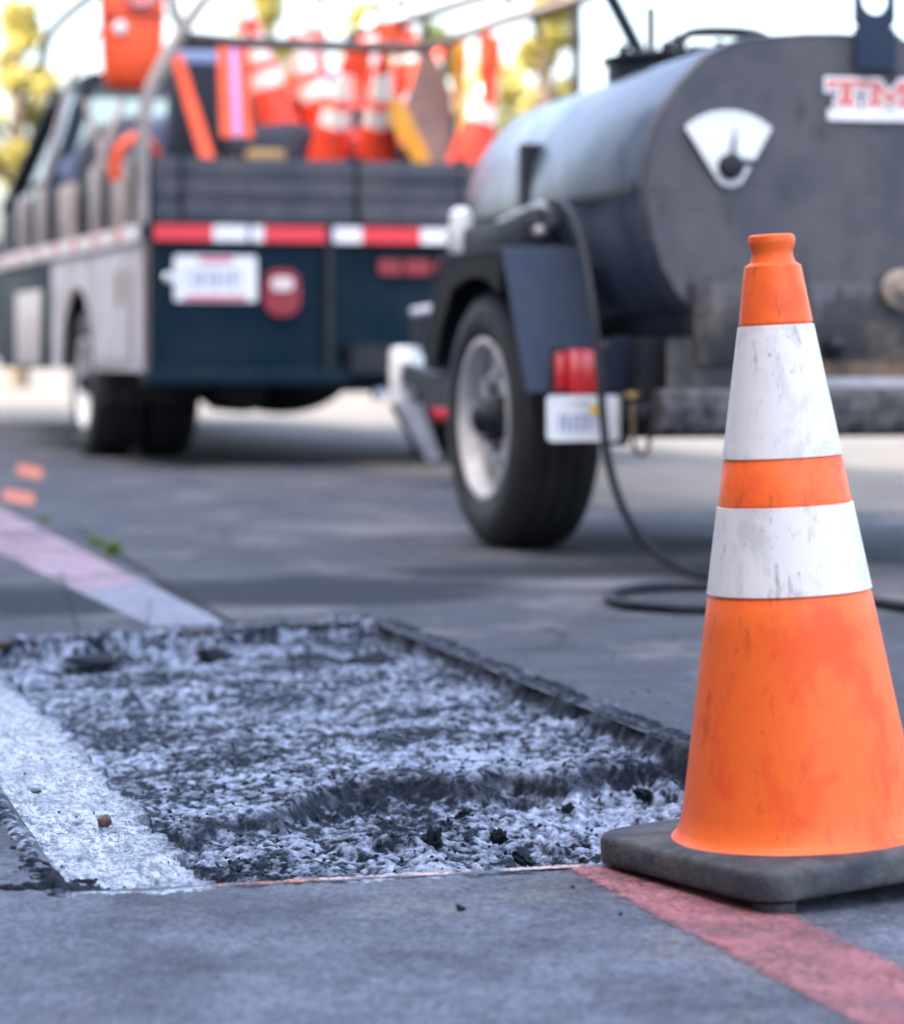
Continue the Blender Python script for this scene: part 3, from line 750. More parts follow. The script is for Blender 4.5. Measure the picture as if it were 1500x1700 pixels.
# ------------------------------------------------------------------ wheels
def wheel(parent, r, wd, rimr, c, side=-1, rim_mat=RIMW, hub_mat=FRAME, name='wheel'):
    """axis along local x; side -1 shows its face towards -x"""
    wr = bpy.data.objects.new(name, None); S.collection.objects.link(wr); wr.parent = parent; wr.location = c; wr.empty_display_size = .1
    h = wd / 2
    prof = [(rimr - .005, -h * .82), (rimr + .012, -h * .92), (rimr + (r - rimr) * .35, -h * 1.06), (rimr + (r - rimr) * .62, -h * 1.04), (r - .028, -h * .96), (r - .010, -h * .86)]
    tx = -h * .78
    for k in range(4):
        a = -h * .78 + k * (h * 1.56 / 4) ; b_ = a + h * 1.56 / 4
        prof += [(r - .001, a + .004), (r - .001, b_ - .006), (r - .010, b_ - .004), (r - .010, b_)] if k < 3 else [(r - .001, a + .004), (r - .001, b_ - .004)]
    prof += [(r - .010, h * .86), (r - .028, h * .96), (rimr + (r - rimr) * .62, h * 1.04), (rimr + (r - rimr) * .35, h * 1.06), (rimr + .012, h * .92), (rimr - .005, h * .82)]
    MB().lathe(prof, 64, 'x').build('tyre', TYRE, wr, auto=30)
    f = side
    rp = [(rimr * .97, -f * h * .8), (rimr * .93, -f * h * .6), (rimr * .86, 0), (rimr * .88, f * h * .55), (rimr * .95, f * h * .78), (rimr + .006, f * h * .92), (rimr + .008, f * h * .97), (rimr - .006, f * h * .98), (rimr * .93, f * h * .82), (rimr * .90, f * h * .53)]
    mb = MB().lathe(rp, 64, 'x')
    # disc with hand holes
    n = 64; radii = [(rimr * .90, f * h * .52), (rimr * .85, f * h * .60), (rimr * .52, f * h * .70), (rimr * .42, f * h * .58), (rimr * .20, f * h * .56)]
    vs = []; fs = []
    for (q, x) in radii:
        for k in range(n): a = 2 * PI * k / n; vs.append((x, q * math.cos(a), q * math.sin(a)))
    for i in range(len(radii) - 1):
        for k in range(n):
            if i == 1 and k % 8 in (2, 3, 4): continue
            fs.append((i * n + k, i * n + (k + 1) % n, (i + 1) * n + (k + 1) % n, (i + 1) * n + k))
    mb.add(vs, fs)
    mb.build('rim', rim_mat, wr, auto=40)
    hp = [(rimr * .30, f * h * .52), (rimr * .30, f * h * .72), (rimr * .27, f * h * .80), (rimr * .22, f * h * .84), (rimr * .20, f * h * 1.05), (rimr * .14, f * h * 1.18), (.004, f * h * 1.22)]
    MB().lathe(hp, 32, 'x').build('hub', hub_mat, wr, auto=40)
    nut = None
    for k in range(6):
        a = 2 * PI * k / 6 + .3
        if nut is None:
            nut = lug = MB().lathe([(.012, f * h * .55), (.012, f * h * .74), (.002, f * h * .76)], 6, 'x').build('lug_nut', FRAME, wr)
        else:
            lug = nut.copy(); S.collection.objects.link(lug)
        lug.location = (0, rimr * .38 * math.cos(a), rimr * .38 * math.sin(a))
    MB().lathe([(rimr * .84, -f * h * .1), (.02, -f * h * .12)], 24, 'x').build('brake_drum', FRAME, wr)
    return wr

# ------------------------------------------------------------------ tank trailer
tr = thing('tank_trailer', 'dark grey asphalt tank trailer with white fan shaped gauge on its end', 'trailer', (TR.x, TR.y, 0), (0, 0, TR.a))
cr_ = TR(1385, 300, 0).x
half = [(1385, 55), (1330, 55.5), (1276, 59), (1235, 62), (1206, 70), (1164, 92), (1122, 138), (1095, 178), (1077, 220), (1066, 262), (1062, 305), (1066, 350), (1076, 396), (1092, 446), (1115, 486), (1140, 516), (1190, 548), (1260, 566), (1385, 572)]
hp_ = [TR(a, b_, 0) for a, b_ in half]
prof = [(q.x - cr_, q.z) for q in hp_]
prof = prof + [(-x, z) for x, z in prof[-2:0:-1]]
TL = 2.0
def loft(sections, close=True):
    mb = MB(); n = len(sections[0]); vs = [v for s_ in sections for v in s_]; fs = []
    for i in range(len(sections) - 1):
        for k in range(n): fs.append((i * n + k, i * n + (k + 1) % n, (i + 1) * n + (k + 1) % n, (i + 1) * n + k))
    if close: fs += [tuple(range(n - 1, -1, -1)), tuple((len(sections) - 1) * n + k for k in range(n))]
    return mb.add(vs, fs)
zc = .95
def sec(f, k): return [(cr_ + x * k, f, zc + (z - zc) * k) for x, z in prof]
loft([sec(.012, .992), sec(.02, 1.0), sec(TL - .05, 1.0), sec(TL - .015, .985), sec(TL, .95)]).build('tank', TANK, tr, auto=30)
loft([sec(-.014, .978), sec(-.018, .985), sec(-.008, .999), sec(.011, .999)]).build('end_plate', ENDP, tr, auto=35)
# rolled rim and the firebox under the tank
zl = TR(1140, 470, 0).z; zb = TR(1140, 560, 0).z; xl = TR(1140, 500, 0).x; xr = 2 * cr_ - xl
mb = MB().box(xl, xr, -.012, TL - .06, zb, TR(1140, 522, 0).z - .0, .006); mb.build('firebox', FRAME, tr, auto=40)
MB().box(TR(1104, 560, 0).x, 2 * cr_ - TR(1104, 560, 0).x, -.018, -.006, TR(1140, 648, 0).z, zb - .002).build('lower_skirt', ENDP, tr)
MB().box(xl + .01, xr - .01, -.032, -.020, TR(1140, 606, 0).z, zl, .004).build('lower_end_plate', ENDP, tr, auto=40)
# side flange at the widest line
fz = TR(1062, 304, 0).z
MB().box(cr_ + prof[10][0] - .012, cr_ + prof[10][0] + .03, .03, TL - .08, fz - .022, fz - .006).build('side_flange', FRAME, tr)
# gauge
gc = TR(1208, 262, -.03)
pts = []
for a in np.linspace(R(132), R(48), 24):
    rr_ = .122; c0 = TR(1209, 296, -.03); q = c0 + Vector((math.cos(a), 0, math.sin(a))) * rr_ * 1.42; q.y = -.024; pts.append(q)
ap = TR(1211, 282, -.024)
for a in np.linspace(R(-42), R(-138), 12): pts.append(Vector((ap.x + .044 * math.cos(a), -.024, ap.z + .044 * math.sin(a))))
gauge = MB().prism(pts, (0, -.006, 0)).build('gauge', WHITE, tr)
hb = TR(1212, 277, -.03)
MB().lathe([(.034, 0), (.034, -.014), (.028, -.024), (.002, -.028)], 24, 'y', (hb.x, -.030, hb.z)).build('gauge_hub', FRAME, gauge, auto=40)
tp = TR(1220, 208, -.03)
dv = (tp - Vector((hb.x, tp.y, hb.z))); dv.y = 0; nv_ = Vector((dv.z, 0, -dv.x)).normalized()
MB().prism([Vector((hb.x, -.0345, hb.z)) + nv_ * .009, Vector((hb.x, -.0345, hb.z)) - nv_ * .009, Vector((tp.x, -.0345, tp.z))], (0, -.003, 0)).build('needle', FRAME, gauge)
nb = TR(1240, 270, -.03); MB().box(nb.x - .012, nb.x + .016, -.034, -.031, nb.z - .008, nb.z + .008).build('needle_tail', FRAME, gauge)
rr_ = random.Random(4); mb = MB()
for k in range(9):
    a = R(124 - k * 8.5); c0 = TR(1209, 296, -.03)
    p1 = c0 + Vector((math.cos(a), 0, math.sin(a))) * .150; p2 = c0 + Vector((math.cos(a), 0, math.sin(a))) * .163
    s_ = Vector((math.sin(a), 0, -math.cos(a))) * .0012
    q = [p1 - s_, p1 + s_, p2 + s_, p2 - s_]
    for v in q: v.y = -.0302
    mb.prism(q, (0, -.0012, 0))
mb.build('tick_marks', GREYST, gauge)
# maker's letters
def letter(outline, x0, z0, sx, sz, y, d): return [Vector((x0 + a * sx, y, z0 + b_ * sz)) for a, b_ in outline]
LT = [(0, 1), (0, .62), (.14, .62), (.14, .78), (.36, .78), (.36, .2), (.24, .2), (.24, 0), (.76, 0), (.76, .2), (.64, .2), (.64, .78), (.86, .78), (.86, .62), (1, .62), (1, 1)]
LM = [(0, 1), (0, .82), (.1, .82), (.1, .2), (0, .2), (0, 0), (.36, 0), (.36, .2), (.27, .2), (.27, .68), (.46, .1), (.54, .1), (.73, .68), (.73, .2), (.64, .2), (.64, 0), (1, 0), (1, .2), (.9, .2), (.9, .82), (1, .82), (1, 1), (.72, 1), (.5, .42), (.28, 1)]
LC = [(.98, .62), (.98, 1), (.86, 1), (.82, .93), (.55, 1), (.2, .92), (0, .66), (0, .34), (.2, .08), (.55, 0), (.85, .06), (1, .26), (1, .36), (.8, .36), (.72, .24), (.55, .2), (.32, .28), (.24, .42), (.24, .58), (.32, .72), (.55, .8), (.74, .74), (.82, .62)]
z1, z2 = TR(1365, 134, 0).z, TR(1365, 176, 0).z
lx = TR(1368, 150, 0).x; lw = TR(1431, 150, 0).x - lx
mbW = MB(); mbR = MB()
logo = MB()
for (Lt, k, ww) in ((LT, 0, 1.0), (LM, 1.02, 1.25), (LC, 2.32, 1.05)):
    o_ = letter(Lt, lx + k * lw, z2, lw * ww, z1 - z2, -.0205, 1)
    c = sum(o_, Vector()) / len(o_)
    # white outline: the letter grown outwards
    big = []
    n = len(o_)
    area = sum(o_[i].x * o_[(i + 1) % n].z - o_[(i + 1) % n].x * o_[i].z for i in range(n))
    sg = 1 if area > 0 else -1
    for i in range(n):
        a, b_, c_ = o_[i - 1], o_[i], o_[(i + 1) % n]
        d1 = (b_ - a).normalized(); d2 = (c_ - b_).normalized()
        n1 = Vector((d1.z, 0, -d1.x)) * sg; n2 = Vector((d2.z, 0, -d2.x)) * sg
        mm = (n1 + n2); mm = mm / max(.6, mm.length_squared / 2) if mm.length > .1 else n1
        big.append(b_ + mm * .0085)
    for v in big: v.y = -.0188
    mbW.prism(big, (0, -.0022, 0)); 
    for v in o_: v.y = -.0212
    mbR.prism(o_, (0, -.0016, 0))
lgW = mbW.build('logo', WHITE, tr); mbR.build('lettering', LOGO, lgW)
q1 = TR(1371, 182, 0); q2 = TR(1371, 201, 0)
MB().box(q1.x - .004, lx + 3.45 * lw, -.0225, -.0188, q2.z, q1.z).build('logo_bar', WHITE, tr)
# lifting eye on top of the end
c0 = TR(1448, 2, -.02); x0, x1 = TR(1416, 30, -.02).x, TR(1481, 30, -.02).x
zt, zb2 = c0.z + .075, TR(1448, 116, -.02).z
ro, n = .037, 24
bmm = bmesh.new(); inner = []; outr = []
for k in range(n):
    a = 2 * PI * k / n; inner.append((c0.x + ro * math.cos(a), c0.z + ro * math.sin(a)))
    ca, sa_ = math.cos(a), math.sin(a)
    hw_ = (x1 - x0) / 2; t_ = min(hw_ / max(abs(ca), 1e-6), .072 / max(abs(sa_), 1e-6)); outr.append((c0.x + ca * t_, c0.z + sa_ * t_))
mb = MB()
vs = [(x, y, z) for y in (-.042, -.022) for ring in (inner, outr) for (x, z) in ring]; fs = []
for k in range(n):
    k2 = (k + 1) % n
    fs += [(k, k2, n + k2, n + k), (2 * n + k, 3 * n + k, 3 * n + k2, 2 * n + k2), (k, 2 * n + k, 2 * n + k2, k2), (n + k, n + k2, 3 * n + k2, 3 * n + k)]
mb.add(vs, fs)
mb.box(x0, x1, -.042, -.022, zb2, c0.z - .0721)
mb.build('lifting_eye', FENDER, tr)
MB().box(TR(1410, 90, 0).x, TR(1490, 90, 0).x, -.0216, -.0188, TR(1410, 121, 0).z, TR(1410, 57, 0).z).build('doubler_plate', ENDP, tr)
# manhole and fittings on top
topz = TR(1385, 55, 0).z
q = Vector((cr_ - .06, 1.0, 0))
hatch = MB().lathe([(.25, topz - .06), (.25, topz + .020), (.265, topz + .024), (.265, topz + .036), (.235, topz + .044), (.02, topz + .056)], 40, 'z', (q.x, q.y, 0)).build('hatch', FRAME, tr, auto=40)
MB().tube([(q.x - .12, q.y - .2, topz + .046), (q.x - .12, q.y - .2, topz + .085), (q.x + .10, q.y - .24, topz + .085), (q.x + .10, q.y - .24, topz + .046)], .010, 8, smooth=2).build('hatch_handle', FRAME, hatch, auto=50)
for k in range(5):
    a = R(200 + k * 35); MB().lathe([(.016, topz + .034), (.016, topz + .06), (.004, topz + .066)], 8, 'z', (q.x + .25 * math.cos(a), q.y + .25 * math.sin(a), 0)).build('clamp', FRAME, hatch)
zz = topz
MB().tube([(cr_ - .28, .42, zz - .05), (cr_ - .28, .42, zz + .035), (cr_ - .22, .42, zz + .050), (cr_ - .08, .40, zz + .048), (cr_ - .02, .40, zz + .02), (cr_ - .02, .40, zz - .03)], .013, 10, smooth=2).build('vent_pipe', FRAME, tr, auto=50)
MB().tube([(cr_ - .20, .60, zz + .020), (cr_ + .02, .58, zz + .024), (cr_ + .10, .56, zz - .02)], .010, 8, smooth=2).build('vent_pipe', FRAME, tr, auto=50)
q = TR(1080, 12, 1.3); q2 = TR(1080, 75, 1.3)
MB().box(q.x - .012, q.x + .012, 1.29, 1.31, q2.z - .06, q.z).build('stub_post', PIPE, tr)
MB().tube([TR(1000, -30, 1.2), TR(1022, 12, 1.2), TR(1062, 90, 1.2), TR(1078, 125, 1.2)], .022, 10).build('brace', FRAME, tr, auto=50)
# black bracket strap on the flank
q = TR.side(878, 240, cr_ + prof[8][0] - .005)
MB().box(q.x - .03, q.x + .07, q.y - .05, q.y + .02, TR.side(878, 345, q.x).z, q.z, .004).build('bracket', FRAME, tr)
# fender
ft = TR(832, 408, .56); fzt = ft.z
fo = TR(832, 408, .56).x; fi = TR(972, 408, .56).x
lo = TR(893, 660, .30); li = TR(990, 650, .30)
th = .012
mb = MB()
def plate4(mb, a, b_, c, d, t):
    nrm = (Vector(b_) - Vector(a)).cross(Vector(d) - Vector(a)).normalized() * t
    mb.prism([a, b_, c, d], nrm)
plate4(mb, (fo, .56, fzt), (fi, .56, fzt), (li.x, .30, li.z), (fo + .005, .30, li.z), th)
mb.box(fo, fi, .572, 1.30, fzt - .012, fzt)
plate4(mb, (fo, 1.312, fzt), (fi, 1.312, fzt), (fi, 1.55, .52), (fo, 1.55, .52), -th)
fend = mb.build('fender', FENDER, tr)
pts = [(fo + .003, .575, fzt - .014), (fo + .003, 1.30, fzt - .014), (fo + .003, 1.60, .56), (fo + .003, 1.42, .50), (fo + .003, 1.34, .62), (fo + .003, 1.18, .745), (fo + .003, .95, .775), (fo + .003, .75, .765), (fo + .003, .60, .72)]
MB().prism(pts, (.010, 0, 0)).build('fender_skirt', SKIRT, tr)
# boxes and hardware on top of the fender / beside the tank
MB().box(fi - .12, fi + .16, .80, 1.75, fzt + .004, TR(1000, 352, .9).z - .02, .01).build('burner_box', FRAME, tr, auto=40)
for k in range(4):
    MB().lathe([(.018, 0), (.018, -.02), (.003, -.03)], 10, 'y', (fi - .07 + k * .04, .80, fzt + .05 + (k % 2) * .03)).build('valve', LIGHTST, tr)
pa = TR(800, 400, 1.25); pb = TR(815, 374, 1.3); pc = TR(905, 338, .8)
MB().tube([(pb.x - .005, 1.36, fzt + .005), (pb.x, 1.3, pb.z - .02), (pb.x + .01, 1.22, pb.z + .004), (pc.x, .8, pc.z), (pc.x + .01, .74, pc.z - .03)], .014, 10, smooth=2).build('grab_rail', LIGHTST, tr, auto=50)
q1 = TR(746, 420, 1.55); q2 = TR(784, 345, 1.55)
cxx = (q1.x + q2.x) / 2; r_ = (q2.x - q1.x) / 2
MB().lathe([(r_ * .9, q1.z), (r_, q1.z + .01), (r_, q2.z - .04), (r_ * .85, q2.z - .012), (r_ * .4, q2.z), (.002, q2.z)], 24, 'z', (cxx, 1.55, 0)).build('canister', WHITE, tr, auto=40)
# chassis
bw0, bw1 = TR(1096, 680, -.05).x, 2 * cr_ - TR(1096, 680, -.05).x
zb0, zb1 = TR(1200, 714, -.05).z, TR(1200, 646, -.05).z
mb = MB(); rr = random.Random(9); n = 70; vs = []; fs = []
for i in range(n + 1):
    x = bw0 + (bw1 - bw0) * i / n; dz = rr.uniform(0, .014)
    for (y, z) in ((-.06, zb1), (-.066, zb1 - .012), (-.066 - rr.uniform(0, .005), (zb0 + zb1) / 2), (-.064, zb0 + .01), (-.058, zb0 - dz), (.02, zb0), (.02, zb1)): vs.append((x, y, z))
for i in range(n):
    for k in range(7): fs.append((i * 7 + k, i * 7 + (k + 1) % 7, (i + 1) * 7 + (k + 1) % 7, (i + 1) * 7 + k))
fs += [tuple(range(6, -1, -1)), tuple(n * 7 + k for k in range(7))]
mb.add(vs, fs).build('rear_beam', BEAM, tr)
q1, q2 = TR(1370, 626, -.05), TR(1370, 600, -.05)
MB().box(TR(1368, 640, -.05).x, bw1 - .1, -.058, -.034, zb1 + .003, q1.z).build('ledge', LIGHTST, tr)
MB().box(TR(1366, 620, -.05).x, bw1 - .1, -.046, -.034, q1.z + .002, q2.z).build('rust_strip', RUST, tr)
q = TR(1496, 482, -.04); MB().lathe([(.055, -.034), (.055, -.05), (.045, -.056), (.02, -.056), (.018, -.075), (.002, -.078)], 28, 'y', (q.x, 0, q.z)).build('drain_flange', TAN, tr, auto=40)
q = TR(1386, 575, -.06); MB().lathe([(.020, -.034), (.026, -.055), (.024, -.085), (.012, -.095), (.002, -.096)], 20, 'y', (q.x, 0, q.z)).build('plug', FRAME, tr, auto=40)
for sx in (-.40, .40):
    MB().box(cr_ + sx - .035, cr_ + sx + .035, .022, 3.0, zb0 + .005, zb0 + .10).build('chassis_rail', FRAME, tr)
MB().box(cr_ - .60, cr_ + .60, .93 + .0, 1.01, .31, .39).build('axle', FRAME, tr)
mb = MB()
mb.prism([(cr_ - .40, 3.0, .40), (cr_ - .34, 3.0, .40), (cr_ + .0, 5.6, .46), (cr_ - .04, 5.6, .46)], (0, 0, .08))
mb.prism([(cr_ + .40, 3.0, .40), (cr_ + .34, 3.0, .40), (cr_ + .002, 5.6, .46), (cr_ + .04, 5.6, .46)], (0, 0, .08))
mb.build('tongue', FRAME, tr)
wl = TR(818, 706, .97)
wheel(tr, .368, .245, .226, (wl.x + .085, .97, .368), -1).rotation_euler = (0, 0, R(4.5))
wheel(tr, .366, .245, .222, (2 * cr_ - wl.x + .26, .97, .366), 1)
MB().prism([(2 * cr_ - fo, .575, fzt - .1), (2 * cr_ - fo, 1.30, fzt - .1), (2 * cr_ - fi, 1.30, fzt - .1), (2 * cr_ - fi, .575, fzt - .1)], (0, 0, .1)).build('fender', FENDER, tr)
# tail light, plate and brackets
q1, q2 = TR(938, 655, .24), TR(991, 581, .24)
tl = MB().box(q1.x, q2.x, .205, .25, q1.z, q2.z, .008).build('tail_light', REDL, tr, auto=40)
MB().box(TR(918, 640, .26).x, q1.x - .003, .225, .285, q1.z + .008, q2.z - .008, .006).build('side_lens', REDL, tl, auto=40)
MB().box(TR(915, 600, .27).x, q2.x + .03, .252, .29, q1.z - .012, q2.z + .004).build('lamp_bracket', FRAME, tr)
q1, q2 = TR(906, 733, .16), TR(1027, 656, .16)
def rplate(name, x0, x1, z0, z1, y0, y1, cr, m, par):
    pts = []
    for (cx_, cz_, a) in ((x1 - cr, z1 - cr, 0), (x0 + cr, z1 - cr, 90), (x0 + cr, z0 + cr, 180), (x1 - cr, z0 + cr, 270)):
        for k in range(5): t_ = R(a + 22.5 * k); pts.append((cx_ + cr * math.cos(t_), y0, cz_ + cr * math.sin(t_)))
    return MB().prism(pts, (0, y1 - y0, 0)).build(name, m, par)
pl = rplate('licence_plate', q1.x, q2.x, q1.z, q2.z, .15, .158, .014, PLATE, tr)
def scribble(x0, x1, z0, z1, y, n, m, par, seed, name='plate_print'):
    """worn print that no longer reads"""
    rr = random.Random(seed); mb = MB(); st = (x1 - x0) / n
    for k in range(n):
        a = x0 + st * (k + .12); b_ = x0 + st * (k + .82); t_ = st * .2
        mb.box(a, a + t_, y - .0016, y, z0, z1)
        if rr.random() < .6: mb.box(a + t_ + .0005, b_, y - .0016, y, z1 - t_ * 1.1, z1)
        if rr.random() < .6: mb.box(a + t_ + .0005, b_, y - .0016, y, (z0 + z1) / 2 - t_ * .5, (z0 + z1) / 2 + t_ * .5)
        if rr.random() < .5: mb.box(b_ + .0005, b_ + t_, y - .0016, y, z0, z1)
    return mb.build(name, m, par)
W_, H_ = q2.x - q1.x, q2.z - q1.z
scribble(q1.x + .03, q2.x - .03, q1.z + H_ * .2, q1.z + H_ * .58, .150, 7, INK, pl, 3)
scribble(q1.x + .055, q1.x + .115, q1.z + H_ * .74, q1.z + H_ * .86, .150, 5, INK, pl, 5)
q = TR(984, 680, .16); MB().box(q.x - .011, q.x + .011, .147, .1495, q.z - .014, q.z + .012).build('sticker', YELL, pl)
MB().box(TR(1008, 600, .30).x, TR(1046, 600, .30).x, .28, .30, TR(1020, 655, .30).z, TR(1020, 560, .30).z, .004).build('side_bracket', FENDER, tr)
MB().box(TR(1046, 600, .20).x, TR(1097, 600, .20).x, .12, .20, TR(1060, 700, .20).z, TR(1060, 562, .20).z, .004).build('corner_post', FRAME, tr)
q = TR(1047, 680, .10); 
MB().lathe([(.022, q.z - .03), (.024, q.z + .0), (.016, q.z + .012), (.016, q.z + .03)], 16, 'z', (q.x, .09, 0), True).build('valve', FRAME, tr, auto=40)
MB().lathe([(.024, q.z + .031), (.024, q.z + .042), (.010, q.z + .047)], 16, 'z', (q.x, .09, 0), True).build('valve_cap', BRASS, tr, auto=40)
c0, c1 = TR(1062, 690, .0), TR(1090, 690, .0); dn = TR(1076, 758, .0)
MB().tube([(c0.x, .06, c0.z + .03), (c0.x, .06, dn.z + .03), (c0.x + .008, .06, dn.z + .010), (dn.x, .06, dn.z), (c1.x - .008, .06, dn.z + .010), (c1.x, .06, dn.z + .03), (c1.x, .06, c1.z + .03)], .0065, 8, smooth=2).build('shackle', RUST, tr, auto=50)
q = TR(1078, 690, .03); MB().box(q.x - .03, q.x + .03, .02, .11, q.z - .012, q.z + .028, .006).build('shackle_lug', LIGHTST if False else FRAME, tr, auto=40)
q = TR(1008, 720, .2); MB().box(q.x - .02, q.x + .05, .17, .24, q.z - .03, q.z + .06, .006).build('hose_valve', FRAME, tr, auto=40)
# tongue jack and drawbar hardware, seen left of the wheel
q1, q2 = TR(647, 678, 4.6), TR(704, 576, 4.6); cxx = (q1.x + q2.x) / 2; r_ = (q2.x - q1.x) / 2
jack = MB().lathe([(r_ * .96, q1.z), (r_, q1.z + .01), (r_, q2.z - .03), (r_ * .9, q2.z - .008), (r_ * .5, q2.z), (.002, q2.z)], 28, 'z', (cxx, 4.6, 0)).build('jack_housing', WHITE, tr, auto=40)
pa, pb = TR(682, 672, 4.3), TR(722, 764, 4.3)
MB().prism([pa + Vector((-.065, 0, 0)), pa + Vector((.04, 0, .0)), pb + Vector((.03, 0, 0)), pb + Vector((-.035, 0, 0))], (0, .05, 0)).build('jack_leg', LIGHTST, tr)
MB().prism([pa + Vector((-.085, .01, 0)), pa + Vector((-.068, .01, 0)), pb + Vector((-.038, .01, 0)), pb + Vector((-.055, .01, 0))], (0, .03, 0)).build('jack_brace', FRAME, tr)
MB().box(TR(690, 640, 4.5).x, TR(745, 640, 4.5).x, 4.45, 4.55, TR(700, 668, 4.5).z, TR(700, 636, 4.5).z).build('jack_bracket', FRAME, tr)
q = TR(728, 685, 4.4); MB().lathe([(.035, 4.4), (.035, 4.38), (.02, 4.37), (.002, 4.368)], 20, 'y', (q.x, 0, q.z)).build('side_reflector', REDL, tr, auto=40)
MB().box(q.x - .03, q.x + .06, 4.75, 4.80, TR(728, 755, 4.75).z, q.z + .09).build('drawbar_plate', FRAME, tr)
q1, q2 = TR(682, 520, 4.5), TR(735, 512, 4.5)
MB().tube([q1, q2], .022, 10).build('crank_handle', LIGHTST, tr, auto=50)
MB().box(q1.x + .01, q2.x - .02, 4.46, 4.54, q1.z - .12, q1.z - .024).build('winch', FRAME, tr)

# ------------------------------------------------------------------ hose from the trailer to the ground
hp = [wpt(900, 345, 7.75), wpt(925, 330, 7.5), wpt(950, 350, 7.3), wpt(970, 410, 7.16), wpt(984, 500, 7.0), wpt(994, 600, 6.94), wpt(1000, 690, 6.91), wpt(1008, 765, 6.91), wpt(1028, 835, 6.90), wpt(1060, 893, 6.9), wpt(1110, 937, 6.85)]
HR = .0115
hp += [gpt(a, b_, HR + .001) for a, b_ in ((1175, 958), (1270, 972), (1320, 985), (1290, 1002), (1180, 1012), (1070, 1008), (1008, 997), (1012, 984), (1070, 974), (1170, 972), (1300, 978), (1390, 990), (1470, 1003), (1540, 1012), (1750, 1020), (2000, 1010))]
# second pass over the first loop rides on top of it
tag(MB().tube(hp, HR, 12, smooth=3).build('hose', HOSE, smooth=True), 'black rubber hose hanging from the trailer and looped on the asphalt behind the cone', 'hose')

# ------------------------------------------------------------------ work truck
tk = thing('work_truck', 'dark stake bed work truck with red and white reflective tape', 'truck', (TK.x, TK.y, 0), (0, 0, TK.a))
K = TK
BW = 2.5
zr0, zr1 = K(300, 402, 0).z, K(300, 371, 0).z
zs0, zs1 = K(300, 640, 0).z, K(300, 614, 0).z
LBED = 4.8
MB().box(.0, BW, .0, .06, zr0, zr1).build('rear_rail', TEAL, tk)
for (a, b_, m) in ((255, 352, REDT), (353, 411, WHT), (417, 437, WHT), (438, 540, REDT), (553, 600, WHT), (601, 697, REDT), (698, 748, WHT), (749, 850, REDT), (851, 905, WHT)):
    MB().box(K(a, 387, 0).x, K(b_, 387, 0).x, -.006, -.001, zr0 + .006, zr1 - .006).build('reflective_tape', m, tk)
xd0, xd1 = K(541, 500, 0).x, K(552, 500, 0).x
MB().box(.03, xd0, .03, .055, zs1, zr0).build('rear_panel', TEAL, tk)
MB().box(xd1, BW - .02, .045, .07, zs1, zr0).build('rear_panel', TEAL, tk)
MB().box(xd0, xd1, -.012, .06, zs1, zr1 - .002).build('rear_post', FRAME, tk)
MB().box(0.0, .028, .0, .06, zs1, zr0 - .001).build('rear_post', PIPE, tk)
MB().box(0, BW, -.05, .10, zs0, zs1 - .001, .01).build('bumper', TEAL, tk, auto=40)
pq1, pq2 = K(290, 500, 0), K(427, 425, 0)
pl = rplate('licence_plate', pq1.x, pq2.x, pq1.z, pq2.z, .012, .022, .016, PLATE, tk)
W_, H_ = pq2.x - pq1.x, pq2.z - pq1.z
scribble(pq1.x + .05, pq2.x - .05, pq1.z + H_ * .28, pq1.z + H_ * .68, .012, 8, INK, pl, 13)
MB().box(pq1.x + W_ * .3, pq1.x + W_ * .7, .0104, .012, pq1.z + H_ * .84, pq1.z + H_ * .95).build('plate_print', REDINK, pl)
MB().box(pq1.x + W_ * .12, pq1.x + W_ * .88, .0104, .012, pq1.z + H_ * .03, pq1.z + H_ * .12).build('plate_print', REDINK, pl)
q = K(280, 461, 0); MB().lathe([(.022, .03), (.024, .01), (.016, .0), (.002, -.004)], 18, 'y', (q.x, 0, q.z)).build('plate_lamp', WHITE, tk, auto=40)
q1, q2 = K(438, 525, 0), K(498, 447, 0)
tl = rplate('tail_light', q1.x, q2.x, q1.z, q2.z, -.005, .03, .075, REDD, tk)
rplate('reverse_lens', q1.x + .035, q2.x - .035, q2.z - .105, q2.z - .04, -.010, -.005, .028, PINKL, tl)
for (a, b_) in ((626, 664), (669, 712), (721, 764)):
    rplate('marker_light', K(a, 440, .04).x, K(b_, 440, .04).x, K(a, 457, .04).z, K(a, 431, .04).z, .015, .045, .02, REDD, tk)
for (a, b_, r_) in ((605, 590, .035), (627, 655, .03)):
    q = K(a, b_, 0); MB().lathe([(r_, .03), (r_, -.055), (r_ * .6, -.065), (.002, -.066)], 18, 'y', (q.x, 0, q.z)).build('bumper_eye', GREYF if b_ > 600 else FRAME, tk, auto=40)
# rear stake boards: separate planks
zp0, zp1 = zr1 + .004, K(400, 262, .03).z
bounds = [(256, 298), (304, 588), (596, 762), (768, 930)]
for j, (a, b_) in enumerate(bounds):
    for k in range(3):
        h_ = (zp1 - zp0) / 3; rr = random.Random(j * 7 + k)
        MB().box(K(a, 300, .03).x, K(b_, 300, .03).x, .02 + rr.uniform(0, .012), .055, zp0 + k * h_ + .004, zp0 + (k + 1) * h_ - .004, .004).build('plank', BOARD, tk, auto=40)
for px in (301, 592, 765, 935):
    x = K(px, 300, .06).x; MB().box(x - .03, x + .03, .057, .10, zr1, zp1 + .02).build('stake', TEAL, tk)
# flank
MB().box(-.012, .05, .062, LBED, zr0 - .002, zr1 + .0).build('side_rail', RAILW, tk)
rr = random.Random(3); f_ = .08
while f_ < LBED - .5:
    l = .42; MB().box(-.018, -.0125, f_, f_ + l, zr0 + .012, zr1 - .012).build('reflective_tape', WHT, tk)
    MB().box(-.018, -.0125, f_ + l + .002, f_ + l + .16, zr0 + .03, zr1 - .012).build('reflective_tape', REDT, tk); f_ += l + .20
